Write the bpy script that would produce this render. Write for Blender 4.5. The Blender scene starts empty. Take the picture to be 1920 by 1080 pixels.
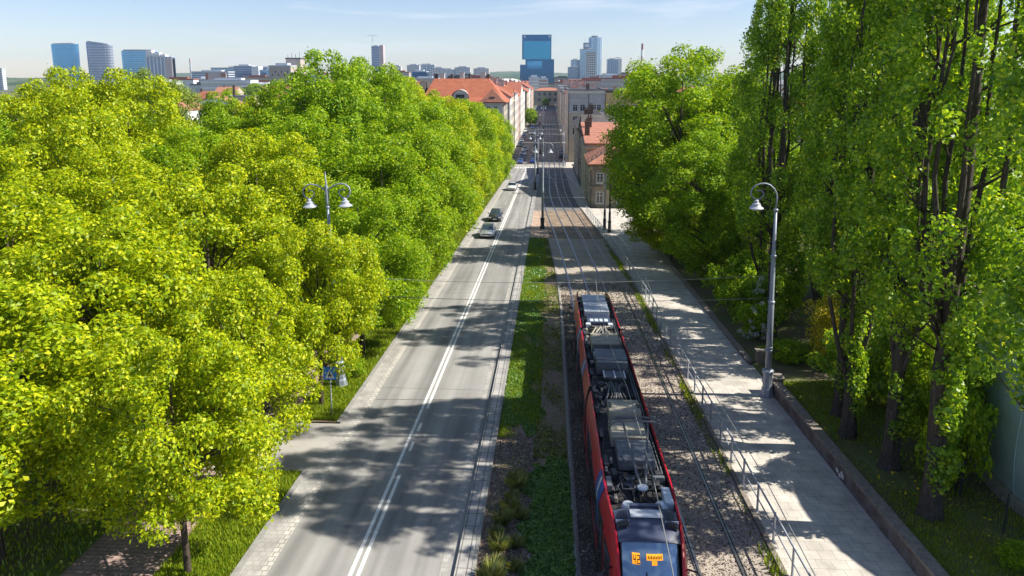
import bpy, math, random
import numpy as np
R = math.radians
sc = bpy.context.scene
COL = sc.collection
rnd = random.Random(7)

# ------------------------------------------------------------------ helpers
def tag(o, label=None, cat=None, group=None, kind=None):
    if label: o['label'] = label
    if cat: o['category'] = cat
    if group: o['group'] = group
    if kind: o['kind'] = kind
    return o

def thing(name, label, cat, loc=(0, 0, 0), rotz=0, group=None):
    o = bpy.data.objects.new(name, None)
    o.empty_display_size = .3
    COL.objects.link(o)
    o.location = loc
    o.rotation_euler = (0, 0, rotz)
    return tag(o, label, cat, group)

def copy_tree(o, parent=None):
    c = o.copy()
    COL.objects.link(c)
    if parent is not None: c.parent = parent
    for ch in list(o.children):
        copy_tree(ch, c)
    return c

class MB:
    def __init__(s): s.v = []; s.f = []; s.m = []
    def add(s, vs, fs, m=0):
        b = len(s.v); s.v += [tuple(p) for p in vs]
        for f in fs: s.f.append(tuple(i + b for i in f)); s.m.append(m)
        return s
    def box(s, x0, x1, y0, y1, z0, z1, m=0):
        return s.add([(x0,y0,z0),(x1,y0,z0),(x1,y1,z0),(x0,y1,z0),(x0,y0,z1),(x1,y0,z1),(x1,y1,z1),(x0,y1,z1)],
                     [(3,2,1,0),(4,5,6,7),(0,1,5,4),(1,2,6,5),(2,3,7,6),(3,0,4,7)], m)
    def poly(s, pts, m=0): return s.add(pts, [tuple(range(len(pts)))], m)
    def loft(s, rings, m=0, closed=True, cap=True):
        n = len(rings[0]); vs = [p for r in rings for p in r]; fs = []
        for i in range(len(rings) - 1):
            for j in range(n if closed else n - 1):
                k = (j + 1) % n
                fs.append((i*n+j, i*n+k, (i+1)*n+k, (i+1)*n+j))
        if cap and closed:
            fs.append(tuple(reversed(range(n)))); fs.append(tuple(range((len(rings)-1)*n, len(rings)*n)))
        return s.add(vs, fs, m)
    def tube(s, pts, r, n=8, m=0, cap=True):
        P = [np.array(p, float) for p in pts]
        if not hasattr(r, '__len__'): r = [r] * len(P)
        rings = []; up = None
        for i, p in enumerate(P):
            a = P[max(i-1, 0)]; b = P[min(i+1, len(P)-1)]
            t = b - a; t /= (np.linalg.norm(t) + 1e-9)
            if up is None:
                up = np.cross(t, (0, 0, 1.)) if abs(t[2]) < .9 else np.cross(t, (1., 0, 0))
            u = up - t * np.dot(up, t); u /= (np.linalg.norm(u) + 1e-9); w = np.cross(t, u); up = u
            rings.append([tuple(p + r[i]*(math.cos(2*math.pi*k/n)*u + math.sin(2*math.pi*k/n)*w)) for k in range(n)])
        return s.loft(rings, m, True, cap)
    def lathe(s, prof, c=(0, 0, 0), n=16, m=0):
        rings = [[(c[0]+r*math.cos(2*math.pi*k/n), c[1]+r*math.sin(2*math.pi*k/n), c[2]+z) for k in range(n)] for r, z in prof]
        return s.loft(rings, m, True, True)
    def prism(s, poly, z0, z1, m=0):
        return s.loft([[(x, y, z0) for x, y in poly], [(x, y, z1) for x, y in poly]], m)
    def build(s, name, mats, parent=None, smooth=False, bevel=0, origin=None):
        me = bpy.data.meshes.new(name)
        v = s.v
        if origin is not None: v = [(a-origin[0], b-origin[1], c-origin[2]) for a, b, c in v]
        me.from_pydata(v, [], s.f)
        if not isinstance(mats, (list, tuple)): mats = [mats]
        for mm in mats: me.materials.append(mm)
        me.polygons.foreach_set('material_index', s.m)
        if smooth: me.polygons.foreach_set('use_smooth', [True] * len(s.f))
        me.update()
        o = bpy.data.objects.new(name, me); COL.objects.link(o)
        if origin is not None: o.location = origin
        if parent is not None: o.parent = parent
        if bevel:
            b = o.modifiers.new('bevel', 'BEVEL'); b.width = bevel; b.segments = 2; b.limit_method = 'ANGLE'
        return o

def obj_from(name, me, parent=None, loc=None):
    o = bpy.data.objects.new(name, me); COL.objects.link(o)
    if parent is not None: o.parent = parent
    if loc is not None: o.location = loc
    return o

# ------------------------------------------------------------------ materials
def nt(name):
    m = bpy.data.materials.new(name); m.use_nodes = True
    t = m.node_tree; t.nodes.clear()
    return m, t, t.nodes, t.links

def ramp_node(N, stops, interp='LINEAR'):
    r = N.new('ShaderNodeValToRGB'); r.color_ramp.interpolation = interp
    e = r.color_ramp.elements
    while len(e) < len(stops): e.new(.5)
    for i, (p, c) in enumerate(stops):
        e[i].position = p; e[i].color = (c[0], c[1], c[2], 1)
    return r

def mat(name, c, c2=None, scale=3., rough=.8, metal=0., spec=.3, bump=0., detail=6, lo=.35, hi=.65, stretch=(1, 1, 1),
        world=False, emit=0., c3=None, scale2=.4, coat=0.):
    m, t, N, L = nt(name)
    out = N.new('ShaderNodeOutputMaterial'); b = N.new('ShaderNodeBsdfPrincipled')
    L.new(b.outputs[0], out.inputs[0])
    b.inputs['Roughness'].default_value = rough; b.inputs['Metallic'].default_value = metal
    b.inputs['Specular IOR Level'].default_value = spec
    if coat: b.inputs['Coat Weight'].default_value = coat; b.inputs['Coat Roughness'].default_value = .08
    if c2 is None: c2 = tuple(x * .82 for x in c)
    if world:
        g = N.new('ShaderNodeNewGeometry'); src = g.outputs['Position']
    else:
        g = N.new('ShaderNodeTexCoord'); src = g.outputs['Object']
    mp = N.new('ShaderNodeMapping'); mp.inputs['Scale'].default_value = stretch; L.new(src, mp.inputs[0])
    n = N.new('ShaderNodeTexNoise'); n.inputs['Scale'].default_value = scale; n.inputs['Detail'].default_value = detail
    n.inputs['Roughness'].default_value = .62
    L.new(mp.outputs[0], n.inputs[0])
    r = ramp_node(N, [(lo, c), (hi, c2)]); L.new(n.outputs[0], r.inputs[0])
    col = r.outputs[0]
    if c3 is not None:
        n2 = N.new('ShaderNodeTexNoise'); n2.inputs['Scale'].default_value = scale2; n2.inputs['Detail'].default_value = 5
        L.new(src, n2.inputs[0])
        r2 = ramp_node(N, [(.42, (0, 0, 0)), (.62, (1, 1, 1))]); L.new(n2.outputs[0], r2.inputs[0])
        mx = N.new('ShaderNodeMixRGB'); L.new(r2.outputs[0], mx.inputs[0]); L.new(col, mx.inputs[1])
        mx.inputs[2].default_value = (*c3, 1); col = mx.outputs[0]
    L.new(col, b.inputs['Base Color'])
    if emit:
        L.new(col, b.inputs['Emission Color']); b.inputs['Emission Strength'].default_value = emit
    if bump:
        bp = N.new('ShaderNodeBump'); bp.inputs['Strength'].default_value = bump; bp.inputs['Distance'].default_value = .05
        L.new(n.outputs[0], bp.inputs['Height']); L.new(bp.outputs[0], b.inputs['Normal'])
    return m

def brick_mat(name, c1, c2, mortar, scale, w, h, rough=.85, off=.5, msize=.02, noise=.25, rotz=0):
    m, t, N, L = nt(name)
    out = N.new('ShaderNodeOutputMaterial'); b = N.new('ShaderNodeBsdfPrincipled'); L.new(b.outputs[0], out.inputs[0])
    b.inputs['Roughness'].default_value = rough; b.inputs['Specular IOR Level'].default_value = .2
    g = N.new('ShaderNodeNewGeometry'); mp = N.new('ShaderNodeMapping'); mp.inputs['Rotation'].default_value = (0, 0, rotz)
    L.new(g.outputs['Position'], mp.inputs[0])
    k = N.new('ShaderNodeTexBrick'); L.new(mp.outputs[0], k.inputs[0])
    k.inputs['Color1'].default_value = (*c1, 1); k.inputs['Color2'].default_value = (*c2, 1); k.inputs['Mortar'].default_value = (*mortar, 1)
    k.inputs['Scale'].default_value = scale; k.inputs['Brick Width'].default_value = w; k.inputs['Row Height'].default_value = h
    k.inputs['Mortar Size'].default_value = msize; k.offset = off
    n = N.new('ShaderNodeTexNoise'); n.inputs['Scale'].default_value = 1.3; n.inputs['Detail'].default_value = 8; L.new(g.outputs['Position'], n.inputs[0])
    r = ramp_node(N, [(.3, (1-noise,)*3), (.7, (1+noise*.3,)*3)]); L.new(n.outputs[0], r.inputs[0])
    mx = N.new('ShaderNodeMixRGB'); mx.blend_type = 'MULTIPLY'; mx.inputs[0].default_value = 1
    L.new(k.outputs[0], mx.inputs[1]); L.new(r.outputs[0], mx.inputs[2]); L.new(mx.outputs[0], b.inputs['Base Color'])
    return m

def road_mat():
    m, t, N, L = nt('asphalt')
    out = N.new('ShaderNodeOutputMaterial'); b = N.new('ShaderNodeBsdfPrincipled'); L.new(b.outputs[0], out.inputs[0])
    b.inputs['Roughness'].default_value = .75; b.inputs['Specular IOR Level'].default_value = .3
    g = N.new('ShaderNodeNewGeometry')
    mp = N.new('ShaderNodeMapping'); mp.inputs['Scale'].default_value = (1.0, .03, 0); L.new(g.outputs['Position'], mp.inputs[0])
    n1 = N.new('ShaderNodeTexNoise'); n1.inputs['Scale'].default_value = 1.35; n1.inputs['Detail'].default_value = 2.5; L.new(mp.outputs[0], n1.inputs[0])
    r1 = ramp_node(N, [(.34, (.20, .195, .188)), (.64, (.34, .33, .313))]); L.new(n1.outputs[0], r1.inputs[0])
    n2 = N.new('ShaderNodeTexNoise'); n2.inputs['Scale'].default_value = 60; n2.inputs['Detail'].default_value = 4; L.new(g.outputs['Position'], n2.inputs[0])
    r2 = ramp_node(N, [(.3, (.78,)*3), (.7, (1.12,)*3)]); L.new(n2.outputs[0], r2.inputs[0])
    n3 = N.new('ShaderNodeTexNoise'); n3.inputs['Scale'].default_value = .5; n3.inputs['Detail'].default_value = 6; L.new(g.outputs['Position'], n3.inputs[0])
    r3 = ramp_node(N, [(.3, (.88,)*3), (.7, (1.06,)*3)]); L.new(n3.outputs[0], r3.inputs[0])
    a = N.new('ShaderNodeMixRGB'); a.blend_type = 'MULTIPLY'; a.inputs[0].default_value = 1; L.new(r1.outputs[0], a.inputs[1]); L.new(r2.outputs[0], a.inputs[2])
    c = N.new('ShaderNodeMixRGB'); c.blend_type = 'MULTIPLY'; c.inputs[0].default_value = 1; L.new(a.outputs[0], c.inputs[1]); L.new(r3.outputs[0], c.inputs[2])
    L.new(c.outputs[0], b.inputs['Base Color'])
    bp = N.new('ShaderNodeBump'); bp.inputs['Strength'].default_value = .2; bp.inputs['Distance'].default_value = .02
    L.new(n2.outputs[0], bp.inputs['Height']); L.new(bp.outputs[0], b.inputs['Normal'])
    return m

def leaf_mat(name, stops, trans=.45, gloss=.05, tcol=None, grough=.35):
    m, t, N, L = nt(name)
    out = N.new('ShaderNodeOutputMaterial')
    g = N.new('ShaderNodeNewGeometry'); r = ramp_node(N, stops); L.new(g.outputs['Random Per Island'], r.inputs[0])
    d = N.new('ShaderNodeBsdfDiffuse'); L.new(r.outputs[0], d.inputs[0])
    tr = N.new('ShaderNodeBsdfTranslucent')
    mm = N.new('ShaderNodeMixRGB'); mm.blend_type = 'MULTIPLY'; mm.inputs[0].default_value = 1
    L.new(r.outputs[0], mm.inputs[1]); mm.inputs[2].default_value = (*(tcol or (1.25, 1.15, .5)), 1)
    L.new(mm.outputs[0], tr.inputs[0])
    x = N.new('ShaderNodeMixShader'); x.inputs[0].default_value = trans; L.new(d.outputs[0], x.inputs[1]); L.new(tr.outputs[0], x.inputs[2])
    gl = N.new('ShaderNodeBsdfGlossy'); gl.inputs['Roughness'].default_value = grough; gl.inputs[0].default_value = (1, 1, 1, 1)
    y = N.new('ShaderNodeMixShader'); y.inputs[0].default_value = gloss; L.new(x.outputs[0], y.inputs[1]); L.new(gl.outputs[0], y.inputs[2])
    L.new(y.outputs[0], out.inputs[0])
    return m

def tile_mat(name, c1, c2, rough=.8):
    m, t, N, L = nt(name)
    out = N.new('ShaderNodeOutputMaterial'); b = N.new('ShaderNodeBsdfPrincipled'); L.new(b.outputs[0], out.inputs[0])
    b.inputs['Roughness'].default_value = rough; b.inputs['Specular IOR Level'].default_value = .2
    g = N.new('ShaderNodeTexCoord')
    w = N.new('ShaderNodeTexWave'); w.bands_direction = 'Z'; w.inputs['Scale'].default_value = 1.1; w.inputs['Distortion'].default_value = .6; L.new(g.outputs['Object'], w.inputs[0])
    n = N.new('ShaderNodeTexNoise'); n.inputs['Scale'].default_value = .9; n.inputs['Detail'].default_value = 8; L.new(g.outputs['Object'], n.inputs[0])
    r = ramp_node(N, [(.35, c1), (.65, c2)]); L.new(n.outputs[0], r.inputs[0])
    r2 = ramp_node(N, [(0, (.82,)*3), (.6, (1.05,)*3)]); L.new(w.outputs[0], r2.inputs[0])
    a = N.new('ShaderNodeMixRGB'); a.blend_type = 'MULTIPLY'; a.inputs[0].default_value = 1; L.new(r.outputs[0], a.inputs[1]); L.new(r2.outputs[0], a.inputs[2])
    L.new(a.outputs[0], b.inputs['Base Color'])
    return m

def glass_tower_mat(name, c, c2, sx, sz, rough=.12, line=.06, linecol=(.02, .03, .04), metal=.55):
    """curtain wall: glass panels with a fine mullion grid, slightly varying panel tint"""
    m, t, N, L = nt(name)
    out = N.new('ShaderNodeOutputMaterial'); b = N.new('ShaderNodeBsdfPrincipled'); L.new(b.outputs[0], out.inputs[0])
    b.inputs['Roughness'].default_value = rough; b.inputs['Metallic'].default_value = metal
    g = N.new('ShaderNodeTexCoord'); sp = N.new('ShaderNodeSeparateXYZ'); L.new(g.outputs['Object'], sp.inputs[0])
    ad = N.new('ShaderNodeMath'); ad.operation = 'ADD'; L.new(sp.outputs[0], ad.inputs[0]); L.new(sp.outputs[1], ad.inputs[1])
    cb = N.new('ShaderNodeCombineXYZ'); L.new(ad.outputs[0], cb.inputs[0]); L.new(sp.outputs[2], cb.inputs[1])
    k = N.new('ShaderNodeTexBrick'); k.offset = 0; L.new(cb.outputs[0], k.inputs[0]); k.inputs['Scale'].default_value = 1
    k.inputs['Brick Width'].default_value = sx; k.inputs['Row Height'].default_value = sz; k.inputs['Mortar Size'].default_value = line * sz
    k.inputs['Color1'].default_value = (*c, 1); k.inputs['Color2'].default_value = (*c2, 1); k.inputs['Mortar'].default_value = (*linecol, 1)
    L.new(k.outputs[0], b.inputs['Base Color'])
    return m

M = {}
M['asphalt'] = road_mat()
M['patch'] = mat('side_asphalt', (.33, .31, .29), (.25, .24, .225), 2, .8, world=True, c3=(.37, .35, .32))
M['patch_dark'] = mat('tar_seam', (.11, .108, .104), (.16, .155, .15), 8, .8, world=True)
M['street'] = mat('street_setts', (.16, .155, .15), (.10, .10, .10), 6, .8, world=True, c3=(.19, .18, .17))
M['band'] = brick_mat('edge_paving', (.40, .385, .36), (.36, .345, .325), (.31, .30, .285), 1, .25, .25, noise=.3)
M['gutter'] = brick_mat('gutter_stones', (.52, .49, .45), (.45, .43, .39), (.25, .24, .22), 1, .25, .25, noise=.2)
M['bus_kerb'] = brick_mat('kerb_pavers', (.42, .40, .385), (.35, .345, .33), (.15, .145, .14), 1, .32, .8, off=0, noise=.3)
M['kerb'] = mat('kerb_stone', (.30, .295, .28), (.22, .215, .2), 4, .85, world=True)
M['line'] = mat('road_paint', (.74, .74, .71), (.52, .51, .48), 7, .7, world=True, lo=.5, hi=.72)
M['footpath'] = brick_mat('footpath_slabs', (.56, .52, .46), (.51, .475, .425), (.38, .355, .32), 1, .5, .5, noise=.32, msize=.015)
M['park_path'] = brick_mat('red_path_pavers', (.42, .30, .26), (.35, .26, .23), (.22, .16, .15), 1, .4, .2, noise=.3)
M['pink_slab'] = brick_mat('median_slabs', (.50, .36, .27), (.43, .32, .25), (.28, .21, .17), 1, 1.0, .5, noise=.3)
M['gravel'] = mat('track_gravel', (.20, .172, .147), (.50, .44, .375), 26, .95, world=True, bump=.6, detail=10, c3=(.42, .365, .30), scale2=.55)
M['gravel_dark'] = mat('track_gravel_shaded', (.05, .042, .037), (.16, .13, .105), 30, .95, world=True, bump=.6, detail=10, c3=(.06, .05, .043), scale2=.8)  # gravel colour darkened to stand for shade
M['panel'] = mat('track_panels', (.33, .25, .17), (.21, .16, .12), 5, .9, world=True, c3=(.17, .125, .09), scale2=.9)
M['soil'] = mat('soil', (.12, .085, .06), (.2, .145, .11), 14, .95, world=True, bump=.5, c3=(.15, .12, .08), scale2=.7)
M['mulch'] = mat('mulch', (.17, .125, .095), (.34, .25, .20), 22, .95, world=True, bump=.6, c3=(.20, .17, .10), scale2=.8)
M['lawn'] = mat('lawn_ground', (.08, .13, .02), (.15, .19, .04), 3, .95, world=True, c3=(.12, .10, .05), scale2=.35)
M['bank'] = mat('bank_ground', (.08, .105, .03), (.14, .145, .05), 3, .95, world=True, c3=(.12, .095, .06), scale2=.5)
M['ground'] = mat('far_ground', (.09, .11, .05), (.17, .16, .13), .02, .95, world=True, c3=(.06, .085, .03), scale2=.006)
M['wall_stone'] = mat('old_wall', (.16, .13, .11), (.09, .075, .068), 5, .9, world=True, bump=.4, c3=(.2, .18, .16), scale2=1.4)
M['cap'] = mat('wall_cap', (.27, .235, .2), (.17, .145, .125), 5, .9, world=True, bump=.3)
M['steel'] = mat('galvanised', (.50, .53, .58), (.40, .43, .47), 6, .45, .35, .5)
M['lamp_grey'] = mat('lamp_paint', (.33, .37, .43), (.24, .28, .34), 2.5, .5, .25, .5, stretch=(1, 1, .4))
M['lamp_light'] = mat('lamp_bell', (.55, .57, .62), (.45, .47, .52), 5, .35, .3, .5)
M['lamp_glass'] = mat('lamp_glass', (.7, .7, .66), None, 5, .25, 0, .5)
M['lamp_dark'] = mat('dark_post', (.055, .06, .07), (.035, .04, .045), 4, .5, .2, .5)
M['rail'] = mat('rail_steel', (.40, .40, .41), (.24, .225, .21), 9, .32, .85, .5, world=True)
M['groove'] = mat('rail_groove', (.035, .03, .028), None, 9, .8, world=True)
M['wire'] = mat('wire', (.30, .30, .29), None, 4, .5, .3)
M['bark'] = mat('bark', (.05, .038, .03), (.10, .08, .06), 5, .95, 0, .1, bump=.8, stretch=(3, 3, .6))
M['bark_pale'] = mat('poplar_bark', (.04, .034, .03), (.125, .105, .09), 7, .95, 0, .1, bump=.9, stretch=(4, 4, .5))
M['white'] = mat('white_paint', (.75, .75, .73), (.62, .62, .6), 2)
M['blue_sign'] = mat('sign_blue', (.03, .22, .78), None, 3, .4)
M['black'] = mat('black_rubber', (.015, .015, .017), None, 5, .7)
M['tank'] = mat('tank_skin', (.36, .49, .51), (.30, .42, .44), .6, .5, 0, .3)
# leaves: every leaf its own tint
M['leaf_lime'] = leaf_mat('leaf_lime', [(0, (0.114, 0.216, 0.0048)), (0.35, (0.324, 0.444, 0.006)), (0.75, (0.504, 0.588, 0.0072)), (1, (0.72, 0.72, 0.024))], .48, .015, grough=.5)
M['leaf_green'] = leaf_mat('leaf_green', [(0, (0.0938, 0.2063, 0.005)), (0.45, (0.2375, 0.4062, 0.0075)), (0.8, (0.3625, 0.5187, 0.01)), (1, (0.5625, 0.625, 0.025))], .48, .015, grough=.5)
M['leaf_gold'] = leaf_mat('leaf_gold', [(0, (.20, .26, .006)), (.4, (.34, .40, .01)), (.8, (.45, .48, .012)), (1, (.55, .46, .03))], .48, .015, grough=.5)
M['leaf_pale'] = leaf_mat('leaf_pale', [(0, (0.168, 0.252, 0.036)), (0.5, (0.264, 0.36, 0.048)), (1, (0.372, 0.444, 0.072))], .42, .02, grough=.5)
M['leaf_deep'] = leaf_mat('leaf_deep', [(0, (0.0945, 0.216, 0.0081)), (0.5, (0.2228, 0.405, 0.0108)), (1, (0.513, 0.6345, 0.027))], .48, .015, grough=.5)
M['leaf_poplar'] = leaf_mat('leaf_poplar', [(0, (0.0862, 0.2033, 0.0172)), (0.45, (0.2218, 0.4004, 0.0222)), (0.85, (0.3942, 0.5544, 0.0271)), (1, (0.6406, 0.7146, 0.037))], .54, .025, grough=.45)
M['leaf_olive'] = leaf_mat('leaf_olive', [(0, (0.26, 0.26, 0.0195)), (0.5, (0.468, 0.429, 0.026)), (1, (0.65, 0.559, 0.039))], .45, .02)
M['petal'] = leaf_mat('petal', [(0, (.6, .6, .55)), (1, (.8, .8, .76))], .3, .02, (1, 1, 1))
M['dandelion'] = leaf_mat('dandelion', [(0, (.75, .5, .01)), (1, (.85, .65, .02))], .2, .02, (1, 1, 1))
M['grass'] = leaf_mat('grass_blade', [(0, (0.1125, 0.2, 0.01)), (0.5, (0.2375, 0.35, 0.015)), (1, (0.4125, 0.4625, 0.0312))], .4, .03)
M['clover'] = leaf_mat('clover_leaf', [(0, (0.065, 0.169, 0.0325)), (0.5, (0.13, 0.273, 0.052)), (1, (0.26, 0.377, 0.078))], .35, .03)
M['tuft'] = leaf_mat('tuft_blade', [(0, (0.12, 0.18, 0.048)), (0.6, (0.24, 0.276, 0.084)), (1, (0.408, 0.384, 0.144))], .35, .03)
M['weed'] = leaf_mat('weed_leaf', [(0, (0.078, 0.13, 0.026)), (0.6, (0.169, 0.221, 0.039)), (1, (0.39, 0.39, 0.052))], .35, .03)
M['stones'] = leaf_mat('stone', [(0, (.09, .075, .06)), (.5, (.21, .17, .14)), (1, (.42, .37, .32))], 0, .02)

# ------------------------------------------------------------------ light, sky, camera
SUN_EL, SUN_AZ = 46.0, 90.5           # azimuth clockwise from +Y: the sun stands to the right of the street
w = bpy.data.worlds.new('World'); sc.world = w; w.use_nodes = True
T = w.node_tree; T.nodes.clear(); N = T.nodes; L = T.links
out = N.new('ShaderNodeOutputWorld'); bg = N.new('ShaderNodeBackground'); L.new(bg.outputs[0], out.inputs[0])
sky = N.new('ShaderNodeTexSky'); sky.sky_type = 'NISHITA'; sky.sun_disc = False
sky.sun_elevation = R(SUN_EL); sky.sun_rotation = R(SUN_AZ); sky.altitude = 300; sky.air_density = 1.0; sky.dust_density = .25; sky.ozone_density = 2.2
tc = N.new('ShaderNodeTexCoord'); mp = N.new('ShaderNodeMapping'); mp.inputs['Scale'].default_value = (1.2, 1.2, 9.); L.new(tc.outputs['Generated'], mp.inputs[0])
cn = N.new('ShaderNodeTexNoise'); cn.inputs['Scale'].default_value = 2.1; cn.inputs['Detail'].default_value = 9; cn.inputs['Roughness'].default_value = .6
cn.inputs['Distortion'].default_value = .5
L.new(mp.outputs[0], cn.inputs[0])
cr = ramp_node(N, [(.52, (0, 0, 0)), (.76, (.7,)*3)]); L.new(cn.outputs[0], cr.inputs[0])
tn = N.new('ShaderNodeMixRGB'); tn.blend_type = 'MULTIPLY'; tn.inputs[0].default_value = 1; tn.inputs[2].default_value = (.97, .94, 1.05, 1); L.new(sky.outputs[0], tn.inputs[1])
mx = N.new('ShaderNodeMixRGB'); L.new(cr.outputs[0], mx.inputs[0]); L.new(tn.outputs[0], mx.inputs[1]); mx.inputs[2].default_value = (7.2, 7.6, 8.0, 1)
L.new(mx.outputs[0], bg.inputs['Color']); bg.inputs['Strength'].default_value = .064

sd = bpy.data.lights.new('sun', 'SUN'); sd.energy = 4.0; sd.angle = R(.5); sd.color = (1, .94, .83)
so = bpy.data.objects.new('sun', sd); COL.objects.link(so); so.location = (60, 0, 80)
az = R(SUN_AZ); el = R(SUN_EL)
from mathutils import Vector
so.rotation_euler = Vector((math.sin(az)*math.cos(el), math.cos(az)*math.cos(el), math.sin(el))).to_track_quat('Z', 'Y').to_euler()

CAMZ = 14.9
cd = bpy.data.cameras.new('camera'); co = bpy.data.objects.new('camera', cd); COL.objects.link(co); sc.camera = co
cd.sensor_width = 36; cd.lens = 24.94; cd.shift_y = -180/1920
cd.clip_start = .3; cd.clip_end = 20000
co.location = (0, 0, CAMZ); co.rotation_euler = (R(90-9.27), 0, R(3.0))
sc.view_settings.view_transform = 'Standard'; sc.view_settings.look = 'None'; sc.view_settings.gamma = 1
sc.view_settings.exposure = 1.14
sc.cycles.use_denoising = True
try: sc.cycles.denoiser = 'OPENIMAGEDENOISE'
except Exception: pass
sc.cycles.max_bounces = 9; sc.cycles.diffuse_bounces = 6; sc.cycles.glossy_bounces = 2; sc.cycles.transmission_bounces = 7
sc.cycles.volume_bounces = 0; sc.cycles.caustics_reflective = False; sc.cycles.caustics_refractive = False
sc.cycles.sample_clamp_indirect = 6

# ------------------------------------------------------------------ the lie of the land
S = .054
def gz(y):
    if y <= 180: return -S*y
    if y >= 220: return -10.8
    u = y - 180
    return -S*180 - S*u + S*u*u/80.
def bank(x, y):                        # the raised ground to the right of the footpath
    if x < 12.2: return gz(y)
    k = .62 if y < 36.2 else (.62 - .5*min(1, (y-36.2)/3) if y < 40.5 else .14)
    return gz(y) + k + .05*min(x-12.2, 14)
_yy = np.arange(-40, 760, 2.)
_xx = np.interp(_yy, [-40, 60, 83, 106, 120, 137, 800], [2.75, 2.75, 1.80, .48, -.2, -.6, -.6])
_xx = np.convolve(np.pad(_xx, 5, mode='edge'), np.ones(11)/11, 'valid')
def xc(y): return float(np.interp(y, _yy, _xx))          # middle of the left track
GAP = 2.98                                                # left to right track

def ys_for(y0, y1, step=None):
    if step: return list(np.arange(y0, y1, step)) + [y1]
    b = [y0] + [v for v in (180, 185, 190, 195, 200, 205, 210, 215, 220) if y0 < v < y1] + [y1]
    return b
def strip(name, xa, xb, y0, y1, dz, m, step=None, h=0., parent=None, structure=True, z=gz):
    """a ribbon of ground between two edge lines; with h it is a raised slab with sides"""
    fa = xa if callable(xa) else (lambda y: xa); fb = xb if callable(xb) else (lambda y: xb)
    mb = MB(); Y = ys_for(y0, y1, step)
    if h:
        mb.loft([[(fa(y), y, z(y)+dz-.15), (fb(y), y, z(y)+dz-.15), (fb(y), y, z(y)+dz+h), (fa(y), y, z(y)+dz+h)] for y in Y], 0, True, True)
    else:
        mb.loft([[(fa(y), y, z(y)+dz), (fb(y), y, z(y)+dz)] for y in Y], 0, False)
    o = mb.build(name, m, parent)
    if structure: tag(o, kind='structure')
    return o

mb = MB(); gx = [-3200, -900, -300, -120, -40, 0, 40, 120, 300, 900, 3200]; gy = [-60, 180, 185, 190, 195, 200, 205, 210, 215, 220, 600, 1500, 3000, 6000]
mb.add([(x, y, gz(y)-.06) for y in gy for x in gx], [(j*11+i, j*11+i+1, (j+1)*11+i+1, (j+1)*11+i) for j in range(len(gy)-1) for i in range(10)])
tag(mb.build('ground', M['ground']), kind='structure')

strip('road', -10.0, -2.95, -30, 200, 0, M['asphalt'])
strip('edge_band', -9.98, -9.32, -30, 180, .004, M['band'])
strip('gutter', -9.32, -9.06, -30, 180, .006, M['gutter'])
strip('gutter', -3.45, -3.2, -30, 180, .004, M['band'])
strip('side_road', -17.5, -9.9, 27.0, 31.6, .008, M['patch'])
strip('kerb', -10.18, -10.0, -30, 26.9, .0, M['kerb'], h=.07)
strip('kerb', -10.18, -10.0, 31.7, 200, .0, M['kerb'], h=.07)
strip('bus_kerb', -2.95, -2.40, -30, 196, 0, M['bus_kerb'], h=.15)
strip('kerb', -2.40, -2.28, -30, 196, 0, M['kerb'], h=.17)
strip('grass_verge', -12.6, -10.18, -30, 26.9, .02, M['lawn'])
strip('grass_verge', -12.6, -10.18, 31.7, 200, .02, M['lawn'])
strip('park_path', -15.7, -12.6, -30, 27, .015, M['park_path'])
strip('park_path', -15.7, -12.6, 31.6, 200, .015, M['park_path'])
strip('park_lawn', -120, -15.7, -30, 215, .01, M['lawn'])
for i_, (x0_, x1_, y0_, y1_) in enumerate(((-11.4, -10.2, 25.4, 26.9), (-11.6, -10.2, 31.7, 32.4))):
    mb = MB(); n_ = 14
    mb.poly([((x0_+x1_)/2+(x1_-x0_)/2*math.cos(6.283*q/n_)*(1+.15*math.sin(q*2.3+i_)), (y0_+y1_)/2+(y1_-y0_)/2*math.sin(6.283*q/n_)*(1+.15*math.sin(q*3.1)), gz((y0_+y1_)/2+(y1_-y0_)/2*math.sin(6.283*q/n_))+.03+.004*i_) for q in range(n_)]); tag(mb.build('worn_earth', M['panel']), kind='structure')
# road markings
mk = MB()
def dash(x, y0, y1, wd=.13, dz=.012):
    Y = ys_for(y0, y1)
    mk.loft([[(x-wd/2, y, gz(y)+dz), (x+wd/2, y, gz(y)+dz)] for y in Y], 0, False)
seams = MB()
for x0_, x1_, y_ in ((-9.0, -3.5, 34.6), (-9.0, -3.5, 84.3), (-9.0, -6.4, 57.0), (-6.0, -3.5, 118)): seams.loft([[(x0_, y_, gz(y_)+.006), (x0_, y_+.07, gz(y_+.07)+.006)], [(x1_, y_+.25, gz(y_+.25)+.006), (x1_, y_+.32, gz(y_+.32)+.006)]], 0, False)
tag(seams.build('road_seams', M['patch_dark']), kind='structure')
dash(-6.34, -30, 200); dash(-6.08, -30, 26.9); dash(-6.08, 33.6, 200)
dash(-6.08, 29.0, 29.9); dash(-6.08, 31.0, 31.9)
for k in range(9): mk.loft([[(-9.6+k*.75, y, gz(y)+.012), (-9.2+k*.75, y, gz(y)+.012)] for y in (196, 199.5)], 0, False)   # the crossing
tag(mk.build('road_markings', M['line']), kind='structure')

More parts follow.
